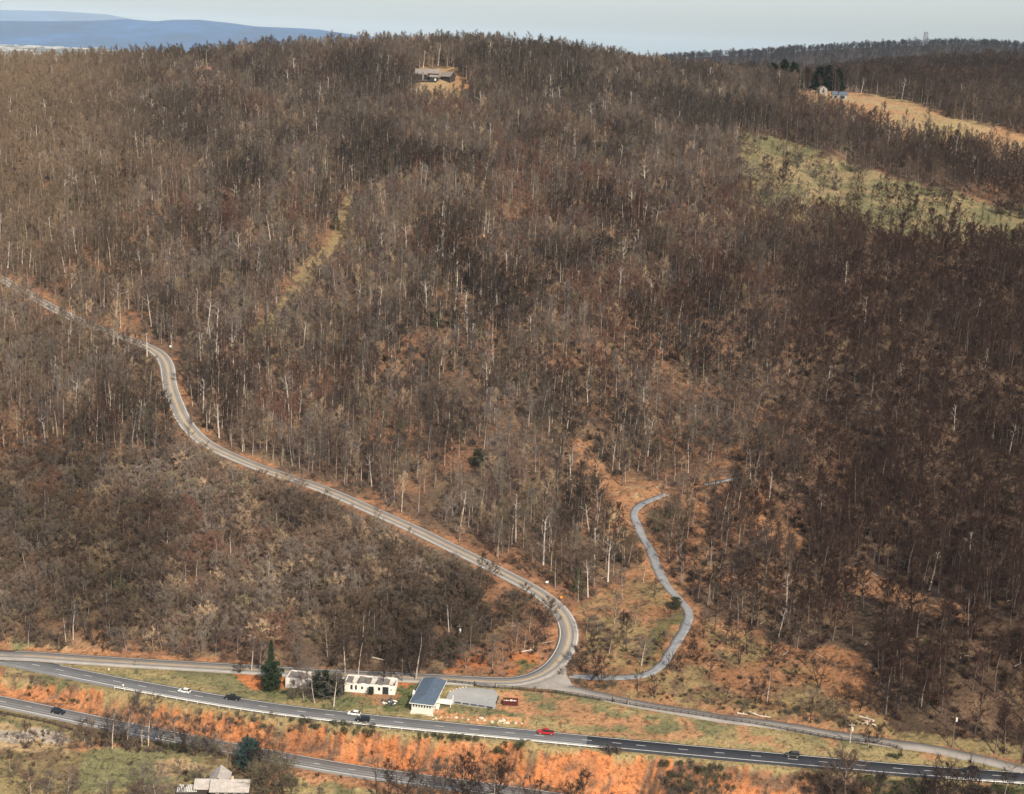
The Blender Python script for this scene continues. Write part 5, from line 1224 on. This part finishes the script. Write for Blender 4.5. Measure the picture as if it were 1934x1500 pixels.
# lower left trees
for px, py, pr, h, t, bkc in [(212, 1413, "tall3", 14, TW_GREY, BK_PALE), (218, 1402, "wide2", 9, TW_DARK, BK_DARK), (240, 1406, "tall1", 13, TW_GREY, BK_MID), (268, 1409, "tall0", 11, TW_BROWN, BK_PALE), (280, 1408, "tall5", 15, TW_GREY, BK_PALE), (255, 1398, "wide0", 6, np.array([.12, .14, .2]) * .8, BK_DARK), (295, 1404, "wide1", 7, np.array([.12, .14, .2]) * .8, BK_DARK),
        (310, 1412, "wide3", 8, TW_DARK, BK_DARK), (175, 1404, "young0", 8, TW_BROWN, BK_MID), (190, 1410, "young1", 6, TW_DARK, BK_DARK), (45, 1410, "young2", 8, TW_BROWN, BK_MID), (115, 1416, "young0", 7, TW_BROWN, BK_MID), (140, 1405, "young1", 6, TW_BROWN, BK_MID), (365, 1428, "young1", 8, TW_OLIVE * .8, BK_DARK), (345, 1420, "young2", 7, TW_DARK, BK_DARK), (395, 1428, "young0", 6, TW_GREY, BK_MID),
        (275, 1520, "wide0", 13, TW_GREY, BK_MID), (300, 1530, "wide1", 14, TW_GREY, BK_MID), (325, 1528, "young1", 9, TW_GREY, BK_PALE), (255, 1530, "young0", 9, TW_BROWN, BK_MID), (520, 1520, "wide2", 17, TW_OLIVE * .75, BK_DARK), (535, 1515, "wide0", 14, TW_OLIVE * .7, BK_DARK), (500, 1500, "wide1", 11, TW_OLIVE, BK_DARK), (480, 1480, "young0", 8, TW_OLIVE, BK_DARK), (545, 1530, "young2", 11, TW_OLIVE * .7, BK_DARK),
        (425, 1452, "young2", 8, TW_TAN * .8, BK_MID), (440, 1440, "young1", 7, TW_TAN * .7, BK_MID), (410, 1436, "young0", 6, TW_OLIVE, BK_MID), (500, 1455, "wide3", 8, TW_GREY, BK_MID), (370, 1475, "young1", 6, TW_GREY, BK_MID), (340, 1465, "young0", 5, TW_GREY, BK_MID), (600, 1520, "young2", 6, TW_GREY, BK_MID), (385, 1490, "wide0", 7, TW_GREY, BK_PALE), (232, 1412, "young2", 5, TW_DARK, BK_DARK), (265, 1345, "young2", 7, TW_GREY, BK_MID), (255, 1350, "wide1", 7, TW_GREY, BK_MID), (290, 1345, "young1", 6, TW_BROWN, BK_MID),
        (130, 1520, "wide1", 11, TW_GREY, BK_MID), (60, 1510, "wide0", 11, TW_BROWN, BK_MID), (90, 1500, "young0", 8, TW_GREY, BK_MID), (200, 1525, "wide3", 10, TW_GREY, BK_MID), (20, 1470, "young1", 7, TW_OLIVE, BK_MID)]:
    T(px, py, pr, h, t, bkc)

for px, py, pr, h in [(330, 1402, "wide0", 9), (352, 1412, "wide1", 8), (378, 1416, "wide2", 9), (400, 1424, "young1", 8), (420, 1426, "wide3", 8), (205, 1395, "wide1", 8), (228, 1398, "wide3", 9), (160, 1400, "wide0", 8), (490, 1448, "wide0", 11), (530, 1462, "wide2", 12), (505, 1470, "wide1", 12), (550, 1490, "wide3", 10)]:
    T(px, py, pr, h, [TW_GREY, TW_DARK, TW_BROWN][px % 3], BK_MID)
PH = {"tall": 17.5, "wide": 11.5, "dead": 13.0, "youn": 7.0, "shru": 2.2, "cone": 12.0, "roun": 9.0, "bush": 2.4}
# ---- labels by locality
def zone(px, py):
    if py > 1225 or (px > 1090 and py > 1100):
        if px < 160 and py > 1390: return "near the pale gravel yard"
        if px < 330 and py > 1390: return "along the grassy plot"
        if px < 470 and py > 1412: return "by the grey-roofed house"
        if px < 640 and py > 1432: return "right of the grey-roofed house"
        if py > 1478 and px < 1000: return "in front of the clay bank"
        if py > 1478 and px < 1250: return "under the clay bank"
        if py > 1478 and px < 1450: return "in the bank's scrub patch"
        if py > 1478 and px < 1700: return "ending the clay bank"
        if py > 1478: return "below the highway's right end"
        if px < 430 and py > 1320: return "on the left clay bank"
        if px < 430: return "beside the leftmost road verge"
        if px < 530: return "beside the tall dark conifer"
        if py > 1338 and px < 760: return "on the bank under two cars"
        if py > 1380 and px < 1000: return "atop the central clay bank"
        if py > 1400 and px < 1500: return "on the right clay bank"
        if px < 645 and py > 1300: return "on the ruin's front lawn"
        if px < 645: return "behind the ruin's end wall"
        if px < 752: return "behind the long white ruin"
        if px < 860: return "behind the blue-roofed house"
        if px < 1075: return "inside the road bend"
        if px < 1170 and py > 1240: return "right of the road junction"
        if px < 1310 and py < 1200: return "by the drive's upper loop"
        if px < 1310: return "by the drive's lower stretch"
        if px < 1480: return "on the open orange slope"
        if px < 1620: return "near the brush pile slope"
        if py > 1400: return "near the rail fence end"
        if px < 1780: return "left of the tall pole"
        return "right of the tall pole"
    r = mtn_py(px)
    if px < 1040 and py > r - 2:
        hband = "lower" if py > 1130 else "middle" if py > 1000 else "upper"
        side_ = "far left" if px < 200 else "left" if px < 420 else "central" if px < 640 else "right"
        return f"in the {hband} {side_} thicket"
    if px < 1090: return "above the " + ("lower bend" if px > 800 else "climbing road" if px > 450 else "upper bends")
    if px < 1320: return "above the gravel drive"
    hb = "foot" if py > 1130 else "lower slope" if py > 1000 else "middle slope"
    return f"on the dark {hb}, " + ("left" if px < 1500 else "centre" if px < 1700 else "right")
def look(pr, h, t, bkc):
    tone = "dark" if t.mean() < .1 else "olive" if t[1] > t[0] * .84 and t[2] < t[1] * .72 else "tan" if t.mean() > .215 else "reddish" if t[1] < t[0] * .62 else "grey" if t[1] > t[0] * .76 else "brown"
    tr = "pale-trunked" if bkc.mean() > .4 else "dark-trunked" if bkc.mean() < .14 else "grey-trunked"
    if pr.startswith("dead"): return ("tall" if h > 11 else "short") + " dead snag"
    sz = "tall" if h > 14 else "middling" if h > 9 else "small"
    form = {"tall": "tree", "wide": "spreading tree", "youn": "bushy tree"}[pr[:4]]
    return f"{sz} {tone} {tr} {form}"
REG = []
made = {}
def add_tree(x, y, z_, pr, h, t, bkc, wsc, rz, lab_px, lab_py):
    tm, cm, _ = hiP[pr]; base = PH[pr[:4]]; s = h / base
    nm = {"dead": "dead_tree", "cone": "conifer", "roun": "evergreen_tree", "shru": "shrub", "bush": "evergreen_bush"}.get(pr[:4], "bare_tree")
    r_ = bpy.data.objects.new(nm, None); S.collection.objects.link(r_); r_.location = (x, y, z_); r_.rotation_euler = (0, 0, rz); r_.scale = (s * wsc, s * wsc, s); r_.empty_display_size = .5
    for pn, me_ in (("trunk", tm), ("crown", cm)):
        o = bpy.data.objects.new(pn, me_); S.collection.objects.link(o); o.parent = r_; o["bark"] = [float(v) for v in bkc]; o["twig"] = [float(v) for v in t]
    if pn and nm in ("bare_tree", "dead_tree"):
        lb = look(pr, h, np.asarray(t), np.asarray(bkc)) + " " + zone(lab_px, lab_py); cat = "tree"
    elif nm == "shrub": lb = ("dark" if np.mean(t) < .1 else "brown") + " leafless shrub " + zone(lab_px, lab_py); cat = "shrub"
    elif nm == "evergreen_bush": lb = "green leafy bush " + zone(lab_px, lab_py); cat = "bush"
    else: lb = None; cat = "tree"
    if lb:
        tag(r_, lb, cat, {"tree": "bare trees ", "shrub": "shrubs ", "bush": "leafy bushes "}[cat] + zone(lab_px, lab_py)); REG.append((r_, lb, lab_px))
    return r_
for px, py, pr, h, t, bkc, wsc in MAN:
    if py < 1500 or True:
        p = place(px, min(py, 1560)); add_tree(p.x, p.y, p.z - .1, pr, h, np.asarray(t, float), bkc, wsc, G2.uniform(0, 6.28), px, py)
nbig = 300 - len(MAN)
order = np.argsort(-score)[:max(nbig, 0)]
isbig = np.zeros(n, bool); isbig[order] = True
for i in order:
    pr = str(pick[i])
    if pr.startswith("tall"): q = f"tall{int(pr[4:]) % 6}"
    elif pr.startswith("scrub"): q = f"young{int(pr[5:]) % 3}"
    elif pr.startswith("dead"): q = f"dead{int(pr[4:]) % 3}"
    else: q = "young0"
    add_tree(P[i, 0], P[i, 1], z[i] - .2, q, float(hs[i]), tw[i], bk[i], 1.0, float(rot[i]), a[i], b[i])

# conifers and evergreens of their own
def EV(px, py, pr, h, t, label, wsc=1.0):
    p = place(px, py); o = add_tree(p.x, p.y, p.z - .1, pr, h, np.asarray(t), BK_DARK * 1.5, wsc, px * .7, px, py); tag(o, label, "tree")
EV(513, 1304, "round0", 11.0, GR_DARK * 1.1, "broad dark evergreen at the left end of the ruin", .75); EV(512, 1282, "cone0", 15.0, GR_DARK * 1.5, "tall narrow dark conifer beside the mountain road", .58)
EV(608, 1316, "round1", 9.0, GR_DARK * .7, "dense dark evergreen hiding the middle of the ruin", 1.15); EV(634, 1312, "round0", 7.5, GR_DARK * .7, "lower dark evergreen touching the windowed part of the ruin", .95)
EV(470, 1452, "round1", 10.5, GR_BLUE, "blue-green evergreen above the grey-roofed house", .8); EV(467, 1428, "cone1", 8.0, GR_MID * .9, "small green conifer behind the blue-green evergreen", .7)
EV(700, 1312, "bushleaf", 2.6, GR_DARK, "black-green bush against the ruin wall between its windows", .9)
for px, py, h, w_, lb in [(1458, 168, 24, 1.7, "leftmost dark evergreen of the row by the white farmhouse"), (1478, 167, 27, 1.6, "tall dark evergreen second from left in the farmhouse row"), (1497, 168, 25, 1.7, "rounded dark evergreen in the middle of the farmhouse row"),
                          (1522, 168, 22, 1.4, "slim dark evergreen left of the white farmhouse"), (1546, 170, 22, 2.1, "large dark evergreen directly behind the white farmhouse"), (1563, 170, 23, 2.2, "largest dark evergreen behind the farm outbuilding"), (1580, 172, 21, 2.0, "rightmost dark evergreen behind the farm outbuilding")]:
    EV(px, py, "cone0" if px % 2 else "cone1", h, GR_DARK * .8, lb, w_)
for px, py, h, lb in [(196, 700, 5, "low green evergreen below the upper bend of the mountain road"), (318, 1030, 5.5, "green evergreen bush in the left thicket"), (905, 880, 8, "dark evergreen above the middle of the mountain road"), (1275, 1150, 5, "small dark green tree inside the loop of the gravel drive"),
                      (115, 985, 5, "dark green bush tree at the left side of the thicket"), (520, 930, 6, "dark evergreen just below the mountain road")]:
    EV(px, py, "round0" if px % 2 else "round1", h, GR_MID, lb)

# shrubs on banks and verges
def shrubs(pts, pr="shrub", t=TW_BROWN, h=(1.4, 2.6), seed=1):
    g_ = random.Random(seed)
    for px, py in pts:
        p = place(px, py); hh = g_.uniform(*h); q = pr + str(g_.randrange(3)) if pr == "shrub" else pr; k = g_.uniform(.8, 1.15)
        add_tree(p.x, p.y, p.z - .1, q, hh, np.asarray(t) * k, BK_MID, g_.uniform(.9, 1.5), g_.uniform(0, 6), px, py)
def cloud(poly, nn, seed):
    g_ = random.Random(seed); xs = [p[0] for p in poly]; ys = [p[1] for p in poly]; out = []
    while len(out) < nn:
        x, y = g_.uniform(min(xs), max(xs)), g_.uniform(min(ys), max(ys))
        if inpoly(np.array([x]), np.array([y]), poly)[0]: out.append((x, y))
    return out
shrubs(cloud([(370, 1345), (520, 1352), (700, 1372), (720, 1384), (600, 1384), (520, 1392), (440, 1378), (370, 1368)], 36, 3), "shrub", TW_OLIVE * .8, (1.2, 2.2), 3)
shrubs(cloud([(540, 1352), (720, 1374), (700, 1392), (560, 1376)], 20, 4), "bushleaf", GR_MID * 1.1, (1.0, 1.8), 4)
shrubs(cloud([(790, 1388), (880, 1392), (990, 1404), (985, 1420), (940, 1425), (880, 1402), (790, 1396)], 24, 5), "bushleaf", GR_MID * 1.15, (1.0, 1.9), 5)
shrubs(cloud([(1230, 1432), (1370, 1445), (1385, 1470), (1370, 1500), (1270, 1500), (1240, 1465)], 44, 6), "shrub", TW_OLIVE * .7, (1.2, 2.4), 6)
shrubs(cloud([(1240, 1435), (1380, 1450), (1380, 1490), (1260, 1480)], 26, 7), "bushleaf", GR_MID, (1.0, 1.8), 7)
shrubs(cloud([(1500, 1462), (1620, 1468), (1640, 1505), (1520, 1500)], 26, 8), "shrub", TW_BROWN * .75, (1.4, 2.6), 8)
shrubs(cloud([(1700, 1478), (1934, 1488), (1934, 1515), (1700, 1510)], 26, 9), "shrub", TW_BROWN * .6, (1.2, 2.4), 9)
shrubs(cloud([(250, 1335), (400, 1362), (440, 1385), (330, 1372), (240, 1350)], 26, 10), "shrub", TW_BROWN * .8, (1.0, 2.0), 10)
shrubs(cloud([(110, 1318), (170, 1322), (165, 1330), (115, 1326)], 6, 11), "bushleaf", GR_MID * 1.2, (.8, 1.2), 11)
shrubs(cloud([(230, 1395), (400, 1410), (440, 1432), (330, 1425), (200, 1414), (130, 1414)], 44, 12), "shrub", TW_BROWN * .7, (1.2, 2.6), 12)
shrubs([(400, 1418), (330, 1416), (345, 1419), (318, 1414), (355, 1422)], "bushleaf", GR_MID * .9, (2.0, 2.8), 13)
shrubs(cloud([(1080, 1285), (1170, 1290), (1160, 1306), (1095, 1298)], 14, 14), "shrub", TW_OLIVE * .8, (1.0, 2.0), 14)
shrubs(cloud([(1330, 1320), (1500, 1335), (1640, 1370), (1560, 1378), (1400, 1350), (1330, 1338)], 34, 15), "shrub", TW_OLIVE * .75, (1.0, 2.2), 15)
shrubs(cloud([(1110, 1180), (1180, 1170), (1200, 1240), (1130, 1260)], 20, 16), "shrub", TW_BROWN * .8, (1.2, 2.2), 16)
shrubs(cloud([(870, 1215), (1000, 1190), (1030, 1215), (940, 1262), (870, 1260)], 26, 17), "shrub", TW_BROWN * .9, (1.0, 2.0), 17)
shrubs(cloud([(505, 1306), (600, 1312), (600, 1320), (520, 1314)], 5, 18), "shrub", TW_OLIVE * .7, (1.0, 1.4), 18)
shrubs([(1145, 1418), (1150, 1424), (1166, 1422)], "shrub", TW_DARK * .7, (2.6, 3.4), 19)
shrubs([(1688, 1430), (1694, 1432), (1680, 1429), (1700, 1428)], "bushleaf", GR_MID, (1.0, 1.4), 20)
shrubs(cloud([(490, 1470), (560, 1470), (600, 1500), (480, 1500)], 12, 21), "shrub", TW_OLIVE * .8, (1.5, 2.6), 21)

# ---- woodland masses by geometry nodes
def gn_scatter(name, protos, pts, zs, rotz, scl, widx, tcol, bcol, label, cat):
    col_ = bpy.data.collections.new(name + "_source"); order_ = sorted(protos)
    for k, pn in enumerate(order_):
        o = bpy.data.objects.new(f"s{k:02d}", protos[pn]); col_.objects.link(o)
    me_ = bpy.data.meshes.new(name); N_ = len(pts); me_.vertices.add(N_); me_.vertices.foreach_set("co", np.stack([pts[:, 0], pts[:, 1], zs], 1).astype(np.float32).ravel())
    def at_(nm, ty, dat, key):
        q = me_.attributes.new(nm, ty, 'POINT'); q.data.foreach_set(key, np.asarray(dat).ravel())
    ix = np.searchsorted(np.array(order_), widx)
    at_("idx", 'INT', ix.astype(np.int32), "value"); g_ = np.random.default_rng(3)
    at_("rot", 'FLOAT_VECTOR', np.stack([g_.normal(0, .014, N_), g_.normal(0, .014, N_), rotz], 1).astype(np.float32), "vector")
    at_("scl", 'FLOAT_VECTOR', scl.astype(np.float32), "vector")
    at_("twig", 'FLOAT_COLOR', np.concatenate([tcol, np.ones((N_, 1))], 1).astype(np.float32), "color"); at_("bark", 'FLOAT_COLOR', np.concatenate([bcol, np.ones((N_, 1))], 1).astype(np.float32), "color")
    ng = bpy.data.node_groups.new(name + "_nodes", 'GeometryNodeTree')
    ng.interface.new_socket("Geometry", in_out='INPUT', socket_type='NodeSocketGeometry'); ng.interface.new_socket("Geometry", in_out='OUTPUT', socket_type='NodeSocketGeometry')
    gi = ng.nodes.new("NodeGroupInput"); go = ng.nodes.new("NodeGroupOutput"); ci = ng.nodes.new("GeometryNodeCollectionInfo"); ci.inputs["Collection"].default_value = col_
    ci.inputs["Separate Children"].default_value = True; ci.inputs["Reset Children"].default_value = True
    iop = ng.nodes.new("GeometryNodeInstanceOnPoints"); iop.inputs["Pick Instance"].default_value = True
    def na(nm, ty):
        q = ng.nodes.new("GeometryNodeInputNamedAttribute"); q.data_type = ty; q.inputs["Name"].default_value = nm; return q.outputs["Attribute"]
    Lk = ng.links.new
    Lk(gi.outputs[0], iop.inputs["Points"]); Lk(ci.outputs[0], iop.inputs["Instance"]); Lk(na("idx", 'INT'), iop.inputs["Instance Index"]); Lk(na("rot", 'FLOAT_VECTOR'), iop.inputs["Rotation"]); Lk(na("scl", 'FLOAT_VECTOR'), iop.inputs["Scale"])
    Lk(iop.outputs[0], go.inputs[0])
    o = link(bpy.data.objects.new(name, me_)); md = o.modifiers.new("scatter", 'NODES'); md.node_group = ng
    tag(o, label, cat, kind="stuff"); return o
LPH = {"tall": 17.5, "scru": 7.5, "dead": 14.0, "unde": 2.4, "ever": 9.0}
def scl_of(pick_, hs_, g_):
    base = np.array([5.0 if p == "ever1" else LPH[p[:4]] for p in pick_]); s = hs_ / base; w_ = s * g_.uniform(.85, 1.2, len(s)); return np.stack([w_, w_, s], 1)
rest = ~isbig
up_zone = b < np.where(a < 1040, mtn_py(a), 99999)
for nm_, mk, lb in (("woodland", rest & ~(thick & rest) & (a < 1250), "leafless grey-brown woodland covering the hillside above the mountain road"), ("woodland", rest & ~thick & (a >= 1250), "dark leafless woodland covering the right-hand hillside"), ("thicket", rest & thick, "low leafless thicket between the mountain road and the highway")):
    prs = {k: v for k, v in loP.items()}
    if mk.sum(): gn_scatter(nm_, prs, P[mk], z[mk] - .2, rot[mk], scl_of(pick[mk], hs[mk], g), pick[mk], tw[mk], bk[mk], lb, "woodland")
# undergrowth
P2, g2_ = scatter(3.7, 405, 1050, seed=33)
z2, a2, b2 = info(P2); m2, rd2 = forest_mask(P2, z2, a2, b2, g2_); dn = fbm(P2[:, 0] / 25, P2[:, 1] / 25, 301)
m2 &= (g2_.random(len(P2)) < sstep(.3, .6, dn) * .95) & (rd2 > 2.0) & ~inpoly(a2, b2, FIELD)
P2, z2, a2, b2 = P2[m2], z2[m2], a2[m2], b2[m2]; n2_ = len(P2); h2 = g2_.uniform(1.2, 3.4, n2_); pk2 = np.array(["under0", "under1", "under2"])[g2_.integers(0, 3, n2_)]
h2, ok2 = keep_roads_clear(P2, z2, a2, b2, h2, g2_); ok2 = ok2 | (h2 > 1.0)
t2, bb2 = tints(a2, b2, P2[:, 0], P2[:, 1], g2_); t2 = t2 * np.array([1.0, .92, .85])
gr2 = g2_.random(n2_) < .04; t2 = np.where(gr2[:, None], GR_MID * 1.6, t2)
gn_scatter("undergrowth", loP, P2[ok2], z2[ok2] - .1, g2_.uniform(0, 6.28, n2_)[ok2], scl_of(pk2, h2, g2_)[ok2], pk2[ok2], t2[ok2], bb2[ok2], "leafless brown undergrowth between the trees", "undergrowth")
# scrub masses on the banks and slopes
Ps, gs_ = scatter(1.9, 380, 500, seed=91); zs_, as_, bs_ = info(Ps); rds = road_d(Ps[:, 0], Ps[:, 1]); hyS = linepoly_y(as_, HWY); lyS = linepoly_y(as_, LOW); nz_ = fbm(Ps[:, 0] / 9, Ps[:, 1] / 9, 401)
bankS = (bs_ > hyS + 26) & ((bs_ < lyS - 10) | (as_ > 1150)); pr_ = np.zeros(len(Ps))
pr_ = np.where(bankS, .02 + .32 * sstep(.54, .68, nz_), pr_)
pr_ = np.where(bankS & inpoly(as_, bs_, [(360, 1342), (540, 1350), (730, 1376), (700, 1396), (600, 1392), (560, 1400), (440, 1385), (380, 1375)]), .75, pr_)
pr_ = np.where(bankS & inpoly(as_, bs_, [(780, 1386), (1000, 1405), (990, 1425), (930, 1428), (860, 1408), (780, 1400)]), .7, pr_)
pr_ = np.where(bankS & inpoly(as_, bs_, [(1225, 1430), (1380, 1442), (1400, 1480), (1380, 1520), (1260, 1520), (1250, 1470)]), .62, pr_)
pr_ = np.where(bankS & (as_ > 1480) & (as_ < 1640) & (nz_ > .4), .7, pr_); pr_ = np.where(bankS & (as_ > 1700) & (nz_ > .42), .55, pr_)
pr_ = np.where(inpoly(as_, bs_, SPARSE), .04 + .35 * sstep(.5, .62, nz_), pr_); pr_ = np.where(inpoly(as_, bs_, INNER), .25, pr_)
pr_ = np.where((as_ < 640) & (bs_ > lyS + 18) & (nz_ > .55), .3, pr_); pr_ = np.where(inpoly(as_, bs_, [(130, 1398), (460, 1412), (470, 1432), (330, 1428), (200, 1414)]), .6, pr_)
pr_ = np.where((as_ > 640) & (as_ < 1150) & (bs_ > lyS + 14) & (nz_ > .5), .5, pr_)
ms_ = (gs_.random(len(Ps)) < pr_) & (rds > .8) & ~inpoly(as_, bs_, [(385, 1480), (480, 1480), (490, 1530), (320, 1530), (330, 1490)]); Ps, zs_, as_, bs_, nz_ = Ps[ms_], zs_[ms_], as_[ms_], bs_[ms_], nz_[ms_]; ns_ = len(Ps)
pks = np.array(["under0", "under1", "under2"])[gs_.integers(0, 3, ns_)]; hs_ = gs_.uniform(.5, 1.6, ns_); ts_ = np.where((gs_.random(ns_) < .4)[:, None], TW_OLIVE * .75, TW_BROWN * .7) * gs_.uniform(.6, 1.2, (ns_, 1)); ts_ = np.where((gs_.random(ns_) < .12)[:, None], GR_MID * 1.2, ts_)
gn_scatter("scrub", loP, Ps, zs_ - .1, gs_.uniform(0, 6.28, ns_), scl_of(pks, hs_, gs_), pks, ts_, ts_, "low brown and olive scrub on the clay banks and slopes", "scrub")
# woods beyond the tan field and behind the crest
P3, g3_ = scatter(7.5, 1380, 2450, -.42, .47, seed=44)
z3, a3, b3 = info(P3); m3 = (a3 > 1130) | (P3[:, 1] < 1480); m3 &= ~inpoly(a3, b3, TANF) & (g3_.random(len(P3)) < .93) & ~((np.abs(a3 - 1565) < 32) & (b3 > 165) & (b3 < 192))
P3, z3, a3, b3 = P3[m3], z3[m3], a3[m3], b3[m3]; n3_ = len(P3); pk3 = np.array([f"tall{k}" for k in range(8)])[g3_.integers(0, 8, n3_)]
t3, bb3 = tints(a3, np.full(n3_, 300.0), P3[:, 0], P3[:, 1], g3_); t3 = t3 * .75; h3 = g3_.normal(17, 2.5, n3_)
gn_scatter("far_woodland", loP, P3, z3 - .2, g3_.uniform(0, 6.28, n3_), scl_of(pk3, h3, g3_) * np.array([1.25, 1.25, 1]), pk3, t3, bb3, "purple-brown woodland beyond the tan field on the right", "woodland")
g4_ = np.random.default_rng(8); n4_ = 9000
x4 = g4_.uniform(380, 2500, n4_); y4 = g4_.uniform(3750, 4750, n4_); z4 = ridgeZ(x4, y4); pk4 = np.array([f"tall{k}" for k in range(8)])[g4_.integers(0, 8, n4_)]
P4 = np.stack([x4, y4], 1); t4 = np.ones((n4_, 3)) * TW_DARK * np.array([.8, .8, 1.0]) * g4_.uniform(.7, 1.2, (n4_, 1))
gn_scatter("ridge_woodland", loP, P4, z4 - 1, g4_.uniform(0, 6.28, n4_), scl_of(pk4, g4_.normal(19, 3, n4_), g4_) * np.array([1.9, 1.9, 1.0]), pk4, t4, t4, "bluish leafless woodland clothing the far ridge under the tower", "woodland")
# fallen pale branches
fb = MB(); g5 = random.Random(9)
for i in range(150):
    px, py = g5.uniform(0, 1934), g5.uniform(520, 1260)
    p = place(px, py)
    if float(road_d(np.array([p.x]), np.array([p.y]))[0]) < 1: continue
    a5 = g5.uniform(0, 3.14); l5 = g5.uniform(.8, 2.4); fb.tube((p.x - math.cos(a5) * l5, p.y - math.sin(a5) * l5, p.z + .3), (p.x + math.cos(a5) * l5, p.y + math.sin(a5) * l5, p.z + g5.uniform(.3, 1.5)), .11, .05, 4)
mt_log = node_mat("bleached_wood", (.55, .46, .37), .9, noise=[(1, .8, 1.15)])
tag(fb.build("fallen_branches", mt_log), "bleached fallen branches scattered over the forest floor", "branches", kind="stuff")
def log(pa, pb, r, label, lift=.4):
    A_ = place(*pa); B_ = place(*pb); m_ = MB().tube(A_ + Vector((0, 0, .25)), B_ + Vector((0, 0, lift)), r, r * .6, 7)
    d_ = (B_ - A_); c_ = A_ + d_ * .6
    m_.tube(c_ + Vector((0, 0, .3)), c_ + Vector((d_.y * .12, d_.x * .12, 1.0)), r * .5, r * .3, 5)
    tag(m_.build("fallen_log", mt_log), label, "log")
log((1392, 1348), (1412, 1352), .35, "pale fallen log at the foot of the orange slope, leftmost of three"); log((1415, 1346), (1437, 1355), .4, "forked pale fallen log in the middle of the three by the frontage road"); log((1432, 1353), (1456, 1357), .3, "pale fallen log beside the frontage road, rightmost of three")
log((703, 1243), (735, 1256), .3, "pale leaning fallen trunk in the brush behind the ruin", 1.5); log((985, 1232), (1012, 1228), .25, "pale fallen branch on the ground inside the road bend"); log((1622, 1354), (1650, 1362), .3, "pale log lying on the brush pile slope")

ORD = "first second third fourth fifth sixth seventh eighth ninth tenth eleventh twelfth thirteenth fourteenth fifteenth sixteenth seventeenth eighteenth nineteenth twentieth".split()
by = {}
for o_, lb_, px_ in REG + BREG: by.setdefault(lb_, []).append((px_, o_))
for lb_, q_ in by.items():
    if len(q_) == 1: continue
    q_.sort(key=lambda e: e[0]); m_ = len(q_)
    for k_, (px_, o_) in enumerate(q_):
        if m_ <= 3: o_["label"] = f"{lb_}, " + (["left", "right"] if m_ == 2 else ["leftmost", "middle", "rightmost"])[k_] + " of its kind"
        elif m_ <= 40: o_["label"] = f"{lb_}, " + (f"{ORD[k_]} from left" if k_ < m_ / 2 else f"{ORD[m_ - 1 - k_]} from right")
